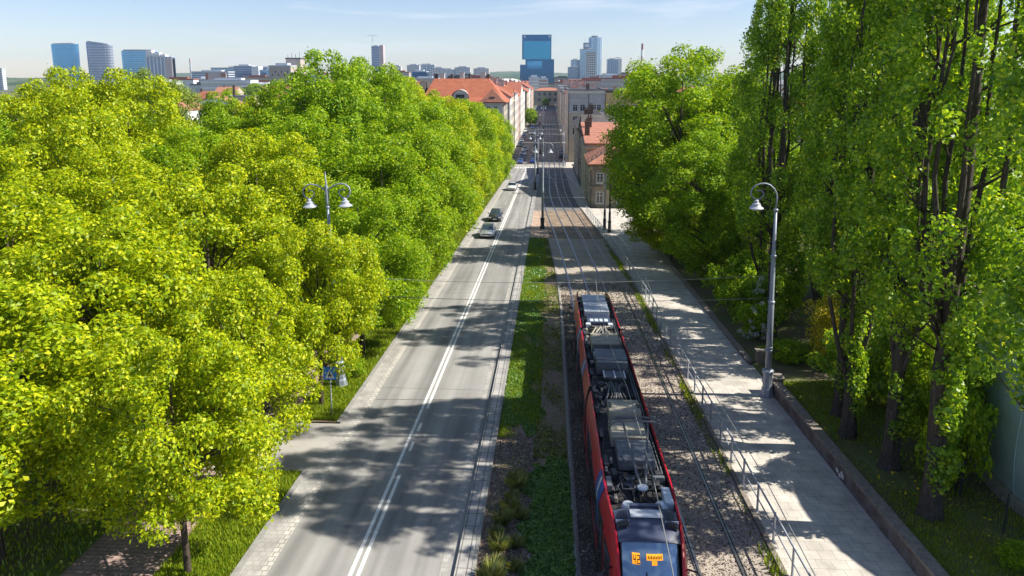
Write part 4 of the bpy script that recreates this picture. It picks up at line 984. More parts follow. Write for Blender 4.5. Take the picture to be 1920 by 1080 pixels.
# pantograph
pg = []
MB().tube([(-.5, -9.9, 3.25), (.5, -9.9, 3.25), (.5, -10.7, 3.25), (-.5, -10.7, 3.25), (-.5, -9.9, 3.25)], .03, 6).build('pantograph_base', M['t_dark'], tram)
arm = MB().tube([(.1, -10.5, 3.3), (.05, -10.9, 3.36), (.0, -10.3, 3.5), (-.32, -8.75, 4.55)], [.06, .06, .045, .035], 8)
arm.tube([(.1, -10.5, 3.3), (.2, -10.9, 3.36), (.26, -10.3, 3.5), (.52, -8.75, 4.55)], [.06, .06, .045, .035], 8)
pt = arm.build('pantograph_arm', M['t_grey'], tram, smooth=True)
mb = MB()
for y in (-8.9, -8.6):
    mb.tube([(-.78, y, 4.42), (-.7, y, 4.58), (-.5, y, 4.66), (.1, y, 4.68), (.7, y, 4.66), (.9, y, 4.58), (.98, y, 4.42)], .038, 6)
for x in (-.5, .7): mb.tube([(x, -8.95, 4.64), (x, -8.55, 4.64)], .02, 5)
mb.build('pantograph_head', M['t_grey'], pt, smooth=True)
mb = MB(); mb.lathe([(.16, 0), (.17, .06), (.1, .1)], (.1, -10.85, 3.36), 14); mb.build('pantograph_foot', M['t_pale'], pt)
for k in range(10):
    x = hr.uniform(-.75, .65); y = hr.uniform(-10.9, -9.3); l_ = hr.uniform(.15, .5); w_ = hr.uniform(.1, .3); z = hr.uniform(3.14, 3.32)
    rbox('roof_fitting', x, x+l_, y, y+w_, 3.07, z, M['t_dark'] if k % 3 else M['t_grey'], .015)
for k in range(46):
    y = hr.choice([hr.uniform(-4.3, -1.7), hr.uniform(4.3, 6.9), hr.uniform(-11.4, -9.3), hr.uniform(-9, 12)]); x = hr.uniform(-.95, -.72) if k % 3 else hr.uniform(-.7, .5)
    l_ = hr.uniform(.08, .3); w_ = hr.uniform(.1, .45)
    if k % 3 == 0 and not (-4.3 < y < -1.7 or 4.2 < y < 6.9 or y < -9.3): continue
    rbox('roof_fitting', x, x+l_*.6, y, y+w_, 3.07, 3.07+hr.uniform(.05, .2), M[('t_dark', 't_grey', 't_beige', 't_dark')[k % 4]], .012)
for k in range(7):
    y = -8.5+3.1*k; hose([(-.9, y, 3.1), (-.86, y+.8, 3.2), (-.8, y+1.6, 3.14), (-.88, y+2.6, 3.1)], .022)
for k in range(5):
    x = -.5+.25*k; hose([(x, -9.4, 3.12), (x+hr.uniform(-.2, .2), -9.9, 3.26), (x+hr.uniform(-.2, .2), -10.5, 3.2), (x*.8, -11.2, 3.14)], .03)
for x in (-.42, .58): MB().lathe([(.21, 0), (.21, .1), (.16, .17), (.05, .2)], (x, -11.55 if x < 0 else -11.5, 3.1), 20).build('antenna_dome', M['t_pale'], tram, smooth=False)
rbox('side_locker', .68, .93, -11.6, -10.7, 3.07, 3.36, M['t_pale']); rbox('side_locker', -.98, -.8, -10.6, -10.0, 3.07, 3.3, M['t_grey'])
rbox('cross_plate', -.42, .5, -11.95, -11.8, 3.07, 3.44, M['t_navy'])
for x in (.80, .90): MB().tube([(x, -9.6, 3.2), (x, -6, 3.22), (x, -2, 3.24), (x, 4, 3.22), (x, 8, 3.2)], .022, 6).build('roof_conduit', M['t_grey'], tram, smooth=True)
for x in (-.86,):
    for y in np.arange(-9, 13, 2.1): rbox('roof_fitting', x-.08, x+.08, y, y+.7, 3.07, 3.17, M['t_dark'], .01)
for y in (-11.3, -7.6, -.9, 1.2, 8.5, 12.3):
    for s_ in (-.7175, .7175):
        mb = MB(); mb.lathe([(.30, -.06), (.32, -.05), (.32, .05), (.30, .06)], n=20); o = mb.build('wheel', M['rail'], tram); o.rotation_euler = (0, R(90), 0); o.location = (s_, y, .34)

# ------------------------------------------------------------------ cars
def paint(name, c, metal=.3): return mat(name, c, tuple(x*.93 for x in c), 2, .28, metal, .5, coat=.6)
M['c_silver'] = paint('paint_silver_blue', (.42, .47, .53), .5); M['c_dark'] = paint('paint_dark', (.035, .04, .05)); M['c_white'] = paint('paint_white', (.75, .75, .75), 0)
M['c_blue'] = paint('paint_blue', (.02, .06, .30)); M['c_red'] = paint('paint_red', (.35, .02, .02)); M['c_grey'] = paint('paint_grey', (.2, .21, .22), .4)
M['c_glass'] = mat('car_glass', (.03, .05, .07), (.04, .06, .085), 1, .05, .1, .9); M['c_lamp'] = mat('car_lamp', (.7, .72, .75), None, 3, .1, .2, .6)
M['c_tail'] = mat('tail_lamp', (.4, .01, .01), None, 3, .2)
def make_car(name, label, cat, loc, rot, m_, L_=4.3, W_=1.8, H_=1.48, suv=0., group=None):
    t = thing(name, label, cat, loc, rot, group); h = W_/2; l = L_/2; b = .78+suv*.12
    # lower body: rings front to rear; the nose points to -y
    st = [(-l, .72, .42, .58), (-l+.08, .86, .30, .70), (-l+.35, .95, .22, .79), (-l+1.0, 1, .20, b+.10), (-l+1.25, 1, .2, b+.17), (0, 1, .2, b+.2), (l-.75, 1, .2, b+.22), (l-.3, .97, .24, b+.2), (l-.06, .88, .34, b+.05), (l, .78, .45, b-.1)]
    mb = MB(); rs = []
    for y, k, z0, z1 in st:
        w_ = h*k
        rs.append([(-w_*.9, y, z0), (-w_, y, z0+.12), (-w_*1.0, y, (z0+z1)/2), (-w_*.965, y, z1-.08), (-w_*.86, y, z1), (0, y, z1+.03), (w_*.86, y, z1), (w_*.965, y, z1-.08), (w_, y, (z0+z1)/2), (w_, y, z0+.12), (w_*.9, y, z0)])
    mb.loft(rs); mb.build('body', m_, t, smooth=True)
    zb = b+.2; mb = MB()
    cs = [(-l+1.12, .82, zb-.05), (-l+1.75, .76, zb+(H_-zb)*.75), (-l+2.1, .72, H_-.02), (.5, .72, H_), (l-1.0, .72, H_-.05), (l-.55, .76, zb+(H_-zb)*.6), (l-.3, .80, zb-.02)]
    rs = []
    for y, k, z in cs:
        w_ = h*k; rs.append([(-h*.86, y, zb-.1), (-h*.84, y, zb+.01), (-w_*.97, y, z-.02*(z > zb)), (-w_*.7, y, z), (w_*.7, y, z), (w_*.97, y, z-.02*(z > zb)), (h*.84, y, zb+.01), (h*.86, y, zb-.1)])
    mb.loft(rs); mb.build('glasshouse', M['c_glass'], t, smooth=False)
    mb = MB(); rs = []
    for y, k, z in cs[2:5]:
        w_ = h*k; rs.append([(-w_*.99, y, z-.05), (-w_*.9, y, z+.012), (0, y, z+.03), (w_*.9, y, z+.012), (w_*.99, y, z-.05)])
    mb.loft(rs); mb.build('roof', m_, t, smooth=True)
    for s_ in (-1, 1):
        mb = MB(); mb.box(s_*h*.72-.17, s_*h*.72+.17, -l+.01, -l+.2, .58, .70); mb.build('headlight', M['c_lamp'], t, bevel=.03)
        mb = MB(); mb.box(s_*h*.74-.14, s_*h*.74+.14, l-.12, l-.01, .66, .86); mb.build('tail_light', M['c_tail'], t, bevel=.03)
        mb = MB(); mb.box(s_*(h+.08)-.1, s_*(h+.08)+.1, -l+1.3, -l+1.42, zb-.03, zb+.12); mb.build('wing_mirror', m_, t, bevel=.03)
        for y in (-l+.85, l-.8):
            mb = MB(); mb.lathe([(.24, -.1), (.32, -.09), (.33, 0), (.32, .09), (.24, .1)], n=18); o = mb.build('wheel', M['black'], t); o.location = (s_*(h-.1), y, .33); o.rotation_euler = (0, R(90), 0)
            mb = MB(); mb.lathe([(.2, -.112), (.22, -.10), (.22, .10), (.2, .112)], n=10); mb.build('rim', M['steel'], o)
    mb = MB(); mb.box(-h*.5, h*.5, -l-.02, -l+.1, .50, .60); mb.build('grille', M['black'], t)
    mb = MB(); mb.box(-.26, .26, -l-.03, -l+.05, .36, .47); mb.build('number_plate', M['white'], t)
    return t
ca = make_car('car', 'silver blue car in the oncoming lane, nearest of the moving cars', 'car', (-7.45, 85.4, gz(85.4)+.02), 0, M['c_silver'], group='cars on the road')
ca.rotation_euler = (-math.atan(S), 0, 0)
cb_ = make_car('car', 'dark estate car following right behind the silver blue car', 'car', (-7.5, 99, gz(99)+.02), 0, M['c_dark'], 4.5, 1.82, 1.55, .5, 'cars on the road'); cb_.rotation_euler = (-math.atan(S), 0, 0)
cc_ = make_car('car', 'white car farther down the oncoming lane, alone', 'car', (-7.35, 140, gz(140)+.02), 0, M['c_white'], 4.2, 1.78, 1.5, .2, 'cars on the road'); cc_.rotation_euler = (-math.atan(S), 0, 0)
def recolor(c, m_):
    for ch in c.children:
        if ch.name.split('.')[0] in ('body', 'roof', 'wing_mirror'):
            ch.material_slots[0].link = 'OBJECT'; ch.material_slots[0].material = m_
far = [(-8.6, 210, 'c_blue', 'blue car first in the queue at the crossing'), (-8.5, 217, 'c_dark', 'dark car second in the queue at the crossing'), (-8.6, 224, 'c_blue', 'blue car third in the queue at the crossing'),
       (-8.4, 232, 'c_white', 'white car fourth in the queue beyond the crossing'), (-4.9, 211, 'c_blue', 'blue car heading away just past the crossing'), (-4.9, 222, 'c_grey', 'grey car heading away, second past the crossing'),
       (-4.8, 240, 'c_white', 'white car heading away in the middle of the street'), (-8.6, 246, 'c_silver', 'silver car in the queue near the orange roofed house'), (-10.8, 262, 'c_dark', 'dark car parked along the left house fronts'),
       (-10.8, 270, 'c_white', 'white car parked along the left house fronts'), (-10.8, 279, 'c_silver', 'silver car parked along the left house fronts'), (-7.5, 290, 'c_dark', 'dark car far down the street on the left lane'),
       (-10.8, 288, 'c_red', 'red car parked along the left house fronts'), (-10.9, 297, 'c_grey', 'grey car parked along the left house fronts'), (3.9, 226, 'c_dark', 'dark car parked at the foot of the beige tenement'), (3.9, 235, 'c_grey', 'grey car parked at the foot of the beige tenement'), (-10.9, 306, 'c_blue', 'blue car parked along the left house fronts'), (-4.9, 262, 'c_dark', 'dark car heading away in the middle of the street'), (-10.9, 330, 'c_white', 'white car parked far along the left house fronts'), (-5.0, 305, 'c_silver', 'silver car heading away far down the street'),
       (-8.0, 318, 'c_white', 'white car far down the street on the left lane'), (-8.2, 352, 'c_blue', 'dark blue car far down the street'), (-5.2, 385, 'c_red', 'red car very far down the street')]
for x, y, m_, lab in far:
    c = copy_tree(ca); c.location = (x, y, gz(y)+.03); c.rotation_euler = (0, 0, math.pi if x > -6 else 0); c['label'] = lab; c['group'] = 'cars along the far street'
    recolor(c, M[m_])

# ------------------------------------------------------------------ buildings
M['b_cream'] = mat('render_cream', (.50, .43, .32), (.42, .36, .27), .5, .9, c3=(.40, .35, .28), scale2=.15)
M['b_beige'] = mat('render_beige', (.60, .49, .34), (.50, .42, .31), .5, .9, c3=(.44, .38, .31), scale2=.15)
M['b_grey'] = mat('render_grey', (.50, .49, .49), (.40, .40, .40), .5, .9)
M['b_yellow'] = mat('render_yellow', (.68, .46, .22), (.60, .42, .22), .5, .9)
M['b_white'] = mat('render_white', (.62, .60, .56), (.52, .50, .47), .5, .9)
M['b_pink'] = mat('render_pink', (.52, .38, .33), (.44, .33, .29), .5, .9)
M['b_old'] = mat('render_old', (.44, .36, .25), (.28, .23, .17), .7, .95, c3=(.19, .165, .14), scale2=.5)
M['b_conc'] = mat('concrete', (.50, .42, .38), (.41, .35, .32), .3, .9)
M['b_brown'] = mat('brown_wood', (.10, .06, .045), (.16, .10, .075), 3, .8)
M['r_orange'] = tile_mat('roof_orange', (.40, .135, .075), (.32, .105, .06)); M['r_red'] = tile_mat('roof_red', (.33, .115, .075), (.26, .09, .06))
M['r_coral'] = tile_mat('roof_coral', (.42, .19, .125), (.32, .14, .10))
M['r_grey'] = mat('roof_felt', (.25, .26, .28), (.17, .175, .19), .4, .85); M['r_dark'] = mat('roof_dark', (.07, .06, .06), (.11, .10, .095), .8, .8)
M['w_frame'] = mat('window_frame', (.66, .66, .64), None, 3, .5); M['w_glass'] = mat('window_glass', (.03, .035, .045), (.05, .055, .065), .8, .08, 0, .7)
M['w_dark'] = mat('window_dark', (.04, .045, .055), (.06, .065, .075), .4, .25, 0, .5)
M['g_teal'] = glass_tower_mat('glass_teal', (.018, .25, .48), (.022, .30, .55), 3.0, 3.6, .12, .05, (.01, .16, .32), .9)
M['g_teal_dark'] = glass_tower_mat('glass_teal_dark', (.004, .085, .24), (.006, .105, .28), 3.0, 3.6, .15, .05, (.006, .10, .25), .9)
M['g_blue'] = glass_tower_mat('glass_blue', (.05, .31, .70), (.08, .37, .76), 3.2, 3.6, .15, .10, (.06, .24, .45), .85)
M['g_steel'] = glass_tower_mat('glass_steel', (.26, .42, .62), (.32, .48, .68), 2.6, 3.4, .15, .1, (.16, .26, .40), .8)
M['g_slate'] = glass_tower_mat('glass_slate', (.10, .17, .36), (.13, .21, .40), 2.6, 3.4, .18, .12, (.20, .25, .36), .7)
M['f_pale'] = mat('facade_pale', (.78, .78, .78), (.68, .68, .69), .05, .8); M['f_grey'] = mat('facade_grey', (.48, .51, .56), (.40, .43, .48), .05, .8)
M['f_pink'] = mat('facade_pink', (.58, .46, .45), (.50, .40, .39), .05, .8)

_win = {}
def window(parent, w_, h_, loc, rot, frame='w_frame', glass='w_glass', bars=True):
    k = (round(w_, 2), round(h_, 2), frame, glass, bars)
    if k not in _win:
        mb = MB(); f = .09; a = w_/2; c = h_/2
        mb.box(-a, -a+f, -.06, .1, -c, c); mb.box(a-f, a, -.06, .1, -c, c); mb.box(-a+f, a-f, -.06, .1, c-f, c); mb.box(-a+f, a-f, -.06, .1, -c, -c+f)
        if bars: mb.box(-.04, .04, -.05, .1, -c+f, c-f); mb.box(-a+f, -.04, -.05, .1, c*.35, c*.35+.06); mb.box(.04, a-f, -.05, .1, c*.35, c*.35+.06)
        mb.box(-a-.1, a+.1, -.14, .1, -c-.1, -c)
        o = mb.build('window', M[frame]); pm = MB(); pm.box(-a+f*.8, a-f*.8, -.03, .05, -c+f*.8, c-f*.8); p = pm.build('pane', M[glass])
        _win[k] = (o.data, p.data); bpy.data.objects.remove(o); bpy.data.objects.remove(p)
    a, b = _win[k]
    o = obj_from('window', a, parent, loc); o.rotation_euler = (0, 0, rot); obj_from('pane', b, o)
    return o

def house(name, label, cat, x0, x1, y0, y1, h, wall, roof=None, rm='r_grey', rh=4., wins=(), chim=(), z0=-10.8, group=None, cornice=True):
    cx, cy = (x0+x1)/2, (y0+y1)/2; t = thing(name, label, cat, (cx, cy, z0), 0, group); a, b = (x1-x0)/2, (y1-y0)/2
    mb = MB(); mb.box(-a, a, -b, b, -1, h); 
    if roof in ('gable_x', 'gable_y'):
        pts = [(-a, -b), (a, -b)] if roof == 'gable_x' else None
        if roof == 'gable_y': mb.add([(-a, -b, h), (a, -b, h), (0, -b, h+rh-.1), (-a, b, h), (a, b, h), (0, b, h+rh-.1)], [(0, 1, 2), (5, 4, 3)])
        else: mb.add([(-a, -b, h), (-a, b, h), (-a, 0, h+rh-.1), (a, -b, h), (a, b, h), (a, 0, h+rh-.1)], [(2, 1, 0), (3, 4, 5)])
    mb.build('wall', M[wall], t)
    e = .45; mb = MB()
    if roof == 'gable_y':
        mb.loft([[(-a-e, y, h-e*rh/a), (0, y, h+rh), (a+e, y, h-e*rh/a), (a+e, y, h-e*rh/a+.25), (0, y, h+rh+.28), (-a-e, y, h-e*rh/a+.25)] for y in (-b-.2, b+.2)])
    elif roof == 'gable_x':
        mb.loft([[(x, -b-e, h-e*rh/b), (x, 0, h+rh), (x, b+e, h-e*rh/b), (x, b+e, h-e*rh/b+.25), (x, 0, h+rh+.28), (x, -b-e, h-e*rh/b+.25)] for x in (-a-.2, a+.2)])
    elif roof == 'hip':
        i = min(a, b)*.85
        r0 = [(-a-e, -b-e, h), (a+e, -b-e, h), (a+e, b+e, h), (-a-e, b+e, h)]
        r1 = [(-a+i, -b+i, h+rh), (a-i, -b+i, h+rh), (a-i, b-i, h+rh), (-a+i, b-i, h+rh)]
        mb.loft([[(x, y, z-.2) for x, y, z in r0], r0, r1])
    elif roof == 'shed':
        mb.add([(-a-.2, -b-.2, h+.02), (a+.2, -b-.2, h+.02), (a+.2, b+.2, h+rh), (-a-.2, b+.2, h+rh), (-a-.2, -b-.2, h+.3), (a+.2, -b-.2, h+.3), (a+.2, b+.2, h+rh+.3), (-a-.2, b+.2, h+rh+.3)], [(3, 2, 1, 0), (4, 5, 6, 7), (0, 1, 5, 4), (1, 2, 6, 5), (2, 3, 7, 6), (3, 0, 4, 7)])
    else:
        mb.box(-a+.25, a-.25, -b+.25, b-.25, h+.01, h+.18)
        for q in ((-a-.1, a+.1, -b-.1, -b+.25), (-a-.1, a+.1, b-.25, b+.1), (-a-.1, -a+.25, -b+.25, b-.25), (a-.25, a+.1, -b+.25, b-.25)): mb.box(*q, h+.005, h+.55)
    rf = mb.build('roof', M[rm], t)
    if cornice and roof != 'flat':
        mb = MB()
        for q in ((-a-.22, a+.22, -b-.22, -b-.003), (-a-.22, a+.22, b+.003, b+.22), (-a-.22, -a-.003, -b, b), (a+.003, a+.22, -b, b)): mb.box(*q, h-.75, h-.35)
        mb.build('cornice', M[wall], t)
    for x, y, s_, hh in chim:
        mb = MB(); mb.box(x*a-s_, x*a+s_, y*b-.4, y*b+.4, h+.3, h+hh); mb.box(x*a-s_-.12, x*a+s_+.12, y*b-.52, y*b+.52, h+hh, h+hh+.25)
        for q in (-.5, .5): mb.box(x*a+s_*q-.14, x*a+s_*q+.14, y*b-.14, y*b+.14, h+hh+.25, h+hh+.7)
        mb.build('chimney', M['b_pink'] if s_ > .5 else M['b_brown'], rf)
    for face, us, zs, ww, wh in wins:
        for u in us:
            for z in zs:
                if face == 'front': window(t, ww, wh, (u*a, -b, z), 0)
                elif face == 'right': window(t, ww, wh, (a, u*b, z), R(90))
                else: window(t, ww, wh, (-a, u*b, z), R(-90))
    return t

# old two storey house at the forecourt and the low houses behind it
zg = gz(113.5)
o1 = house('old_house', 'shabby two storey corner house, stained walls, coral hip roof, by the tram bend', 'house', 6.7, 17.5, 113.5, 127, 6.9, 'b_old', None, 'r_coral', z0=zg,
           wins=(('front', (-.72, -.1, .5), (1.7,), 1.2, 1.9), ('front', (-.72, -.1, .5), (4.9,), 1.1, 1.6), ('left', (-.6, 0, .6), (2.0, 5.0), 1.1, 1.7)))
mb = MB(); mb.box(-5.55, 5.55, -6.95, -6.76, 3.25, 3.55); mb.box(-5.6, 5.6, -6.98, -6.76, 6.5, 6.8); mb.build('string_course', M['b_old'], o1)
mb = MB(); mb.loft([[(-5.9, -7.3, 7.0), (5.9, -7.3, 7.0), (5.9, 6.6, 7.0), (-5.9, 6.6, 7.0)], [(-5.9, -7.3, 7.2), (5.9, -7.3, 7.2), (5.9, 6.6, 7.2), (-5.9, 6.6, 7.2)], [(1.0, -1.5, 11.0), (1.6, -1.5, 11.0), (1.6, 1.5, 11.0), (1.0, 1.5, 11.0)]])
mb.build('hip_roof', M['r_coral'], o1)
mb = MB()
for k in range(9):
    u = k/8; c = (-5.6+6.2*u, -6.6+5.0*u, 7.75+3.4*u)
    mb.tube([(c[0]+.42*math.cos(q)*.8, c[1]+.42*math.cos(q)*.55, c[2]+.42*math.sin(q)) for q in np.linspace(0, 6.283, 12)], .055, 5)
mb.tube([(-5.8, -6.9, 7.25), (.7, -1.6, 11.1)], .06, 5); mb.build('scroll_crest', M['r_dark'], o1)
MB().tube([(-5.3, -6.86, -.2), (-5.3, -6.86, 6.8)], .07, 6).build('drain_pipe', M['r_dark'], o1)
zg2 = gz(138)
house('low_house', 'pale gabled house with a plain orange roof right behind the shabby corner house', 'house', 6.6, 17.2, 127.6, 145.8, 10.2, 'b_cream', 'shed', 'r_coral', 2.6, z0=zg2, wins=(('left', (-.6, 0, .6), (2.2, 5.4), 1.1, 1.8), ('front', (.1, .6), (7.8,), 1.0, 1.3)), chim=((-.9, -.3, .45, 3.6), (-.75, .5, .45, 3.9)))
zg3 = gz(156)
o3 = house('low_house', 'brown ribbed roof house between the orange roof and the beige tenement', 'house', 7.0, 18.5, 146, 166, 11.6, 'b_brown', 'gable_x', 'r_dark', 3.2, z0=zg3, wins=(('left', (-.6, 0, .6), (2.5, 5.8, 8.6), 1.1, 1.7),), chim=((-.8, .1, .5, 4.4),))
mb = MB()
for k in range(7):
    x = -5.6+1.8*k; mb.add([(x, -10.6, 10.95), (x+.35, -10.6, 10.95), (x+.35, 0, 14.62), (x, 0, 14.62), (x, -10.6, 10.5), (x+.35, -10.6, 10.5), (x+.35, 0, 14.1), (x, 0, 14.1)], [(0, 1, 2, 3), (7, 6, 5, 4), (0, 4, 5, 1), (1, 5, 6, 2), (3, 7, 4, 0)])
mb.build('roof_batten', M['b_beige'], o3)

house('low_house', 'long dull rendered house added for its shadow, last before the sunlit cross street', 'house', 6.9, 18, 166.3, 197, 12.5, 'b_old', 'gable_y', 'r_dark', 3.0, z0=gz(180), wins=(('left', (-.75, -.25, .25, .75), (2.4, 5.8, 9.2), 1.1, 1.8),), chim=((-.3, .3, .5, 4.6),))  # house added so its shadow closes the sun gaps on the tram street
# right side of the far street
TZ = (2.3, 5.9, 9.4, 12.9, 16.4)
tb = house('tenement', 'beige and grey five storey tenement facing the camera on the right of the street', 'tenement', 5.6, 16.6, 214, 240, 21.4, 'b_beige', 'flat', 'r_grey',
      wins=(('front', (-.62, -.22), (9.4, 12.9, 16.4), 1.5, 2.0), ('front', (.40, .66), (9.4, 12.9, 16.4), 1.3, 2.0), ('left', (-.75, -.25, .25, .75), TZ, 1.2, 2.0)), chim=((-.3, 0, .6, 1.8), (.5, .2, .8, 2.0), (.1, -.5, .5, 1.6)))
mb = MB(); mb.box(.6, 5.5, -13.022, -13.003, 0, 21.2); mb.build('wall_bay', M['b_grey'], tb)
mb = MB(); mb.box(-5.5, .55, -13.018, -13.003, 14.9, 21.2); mb.build('upper_render', M['b_grey'], tb)
for z in (8.0, 11.5, 15.0, 18.6):
    mb = MB(); mb.box(-5.52, .5, -13.12, -13.024, z-.09, z+.09); mb.box(-5.6, -5.505, -12.9, 12.9, z-.1, z+.1); mb.build('string_course', M['b_white'], tb)
mb = MB(); mb.box(-5.7, 5.7, -13.3, -13.03, 20.6, 21.2); mb.build('cornice', M['b_white'], tb)
mb = MB(); mb.tube([(.58, -13.1, 0), (.58, -13.1, 20.6)], .09, 6); mb.tube([(-5.35, -13.1, 0), (-5.35, -13.1, 20.6)], .09, 6); mb.build('drain_pipe', M['r_dark'], tb)
for z in (11.6, 15.1):
    mb = MB(); mb.box(1.4, 5.3, -14.3, -13.17, z-.15, z); b_ = mb.build('balcony', M['b_grey'], tb); mb = MB()
    for q in range(14): mb.box(1.45+q*.29, 1.49+q*.29, -14.28, -14.24, z, z+1.0)
    mb.box(1.4, 5.3, -14.3, -14.22, z+1.0, z+1.06); mb.build('balustrade', M['r_dark'], b_)
house('tenement', 'yellow rendered tenement right beside the beige one, partly behind the linden', 'tenement', 16.75, 29, 213.5, 236, 20.9, 'b_yellow', 'flat', 'r_dark', wins=(('front', (-.62, -.1, .45), (9.2, 12.8, 16.4), 1.9, 2.1),), chim=((-.4, .2, .6, 1.6), (.3, .1, .8, 1.9)))
house('roof_house', 'brick gabled annexe below the yellow tenement', 'house', 17, 27, 196, 208, 10.5, 'b_pink', 'gable_y', 'r_dark', 3.4, wins=(('front', (-.4, .4), (3, 6.5), 1.2, 1.8),))
rowR = [(240.1, 277, 18.5, 'b_cream', 'flat', 'r_grey'), (279.3, 318.4, 19, 'b_grey', 'gable_y', 'r_red'), (320.4, 348.6, 17.5, 'b_pink', 'flat', 'r_dark'), (350.2, 384, 18, 'b_beige', 'flat', 'r_grey'), (385.8, 430, 17.5, 'b_white', 'gable_y', 'r_dark'), (430.1, 490, 18, 'b_cream', 'flat', 'r_grey'), (490.1, 560, 18.5, 'b_grey', 'flat', 'r_grey'), (560.1, 638, 17.5, 'b_beige', 'flat', 'r_dark')]
nm = ['first', 'second', 'third', 'fourth', 'fifth', 'sixth', 'seventh', 'eighth']
cw = {'b_cream': 'cream', 'b_grey': 'grey', 'b_pink': 'pinkish', 'b_beige': 'beige', 'b_white': 'whitish', 'b_yellow': 'yellow'}
for i, (y0, y1, h, wl, rf, rm) in enumerate(rowR):
    house('tenement', '%s tenement, %s behind the beige one in the shaded right row of the street' % (cw[wl], nm[i]), 'tenement', 6.4+.3*(i % 2), 19, y0, y1, h, wl, rf, rm, 3.2,
          wins=(('left', (-.7, -.25, .25, .7), (2.3, 5.8, 9.3, 12.8), 1.2, 1.9),) if i < 3 else (), chim=((-.3, -.4, .6, 4.5), (.2, .4, .6, 4.3)), group='right row of street houses')
# left: the big red roofed corner building
rb = thing('corner_building', 'large cream corner building with a broad red tiled roof, round and triangular dormers', 'building', (-24, 208, -10.8))
mb = MB(); mb.box(-12, 11.2, -7, 10, -1, 18.6); mb.build('wall', M['b_cream'], rb)
mb = MB()
r0 = [(-12.8, -8.0, 18.5), (12.0, -8.0, 18.5), (12.0, 10.6, 18.5), (-12.8, 10.6, 18.5)]
r1 = [(-9.6, 0, 25.0), (6.4, 0, 25.0), (6.4, 2.6, 25.0), (-9.6, 2.6, 25.0)]
mb.loft([[(x, y, z-.3) for x, y, z in r0], r0, [(a*.75+c*.25, b*.7+d*.3, z+1.3) for (a, b, z), (c, d, _) in zip(r0, r1)], r1]); rr_ = mb.build('roof', M['r_orange'], rb)
mb = MB()
arc = [(2.3*math.cos(q), 2.3*math.sin(q)) for q in np.linspace(0, math.pi, 14)]
mb.loft([[(x-1.2, -6.9, 19.4+z*.95) for x, z in arc], [(x-1.2, -2.2, 19.9+z*.95) for x, z in arc]]); dm = mb.build('round_dormer', M['b_grey'], rr_)
mb = MB(); mb.tube([(x*1.08-1.2, -6.95, 19.4+z*1.03) for x, z in arc], .16, 6); mb.build('dormer_rim', M['r_dark'], dm)
mb = MB(); mb.box(-2.4, 0, -6.96, -6.85, 19.6, 20.6); mb.build('dormer_window', M['w_glass'], dm)
mb = MB(); mb.add([(4.4, -8.3, 18.55), (11.6, -8.3, 18.55), (8.0, -7.0, 22.3), (8.0, -3.0, 22.0), (4.4, -6.6, 18.9), (11.6, -6.6, 18.9)], [(0, 1, 2), (0, 2, 3, 4), (1, 5, 3, 2)]); dm = mb.build('triangular_dormer', M['r_coral'], rr_)
mb = MB(); mb.prism([(-.9, 0), (-.6, .22), (0, .34), (.6, .22), (.9, 0)], 0, .12); o = mb.build('eyebrow_window', M['w_glass'], dm); o.location = (8.0, -7.95, 19.75); o.rotation_euler = (R(72), 0, 0)
for x, hh, s_ in ((-9.2, 1.2, .5), (-7.4, 1.4, .7), (-4.6, 1.1, .35), (-1.6, 1.6, .6), (.6, 1.1, .3), (4.6, 1.7, .7), (6.1, 1.1, .3)):
    mb = MB(); mb.box(x-s_, x+s_, .7, 1.9, 24.6, 25+hh); mb.box(x-s_-.1, x+s_+.1, .6, 2.0, 25+hh, 25.2+hh); mb.build('chimney', M['b_white'] if s_ > .55 else M['r_dark'], rr_)
mb = MB(); mb.prism([(5.6, -7.9), (11.0, -7.9), (11.2, -7.0), (11.2, -6.5), (5.6, -6.5)], 13.9, 14.3); mb.prism([(5.4, -8.1), (11.2, -8.1), (11.5, -7.0), (11.5, -6.5), (5.4, -6.5)], 18.0, 18.2); mb.build('bay_cornice', M['b_grey'], rb)
mb = MB(); mb.box(5.8, 10.9, -7.7, -6.6, 14.3, 18.0); mb.build('bay', M['b_grey'], rb)
for u in (6.9, 8.9): window(rb, 1.0, 2.4, (u, -7.7, 16.2), 0)
for z in (3, 6.6, 10.6):
    for u in (-8, -4.5, -1, 2.5, 6, 8.8): window(rb, 1.1, 2.1, (u, -7, z), 0)
for z in (3, 6.6, 10.2, 13.8, 16.6):
    for u in (-4, 0, 4, 8): window(rb, 1.1, 2.0, (11.2, u, z), R(90))
mb = MB(); mb.box(-17.5, -12.05, -4, 9, -1, 19); mb.build('side_wing', M['b_pink'], rb)
mb = MB(); mb.add([(-17.9, -4.4, 18.8), (-12.1, -4.4, 18.8), (-12.1, 9.4, 18.8), (-17.9, 9.4, 18.8), (-13.4, 0, 24.4), (-12.1, 0, 24.4), (-12.1, 4, 24.4), (-13.4, 4, 24.4)], [(0, 1, 5, 4), (0, 4, 7, 3), (3, 7, 6, 2), (4, 5, 6, 7), (1, 2, 6, 5), (3, 2, 1, 0)]); mb.build('wing_roof', M['r_dark'], rb)
rowL = [(219.5, 236, 19.5, 'b_white', 'gable_y', 'r_red'), (236.3, 252, 17.8, 'b_cream', 'gable_x', 'r_orange'), (252.4, 275, 19.0, 'b_white', 'flat', 'r_grey'), (275.4, 300, 18.4, 'b_pink', 'gable_y', 'r_orange'), (300.4, 330, 18.8, 'b_white', 'gable_x', 'r_red'), (330.4, 362, 18.0, 'b_white', 'flat', 'r_grey'), (385, 420, 17.5, 'b_cream', 'gable_y', 'r_orange'), (424, 470, 17.8, 'b_white', 'flat', 'r_grey'), (474, 540, 17, 'b_pink', 'gable_y', 'r_red')]
nm = nm+['ninth']
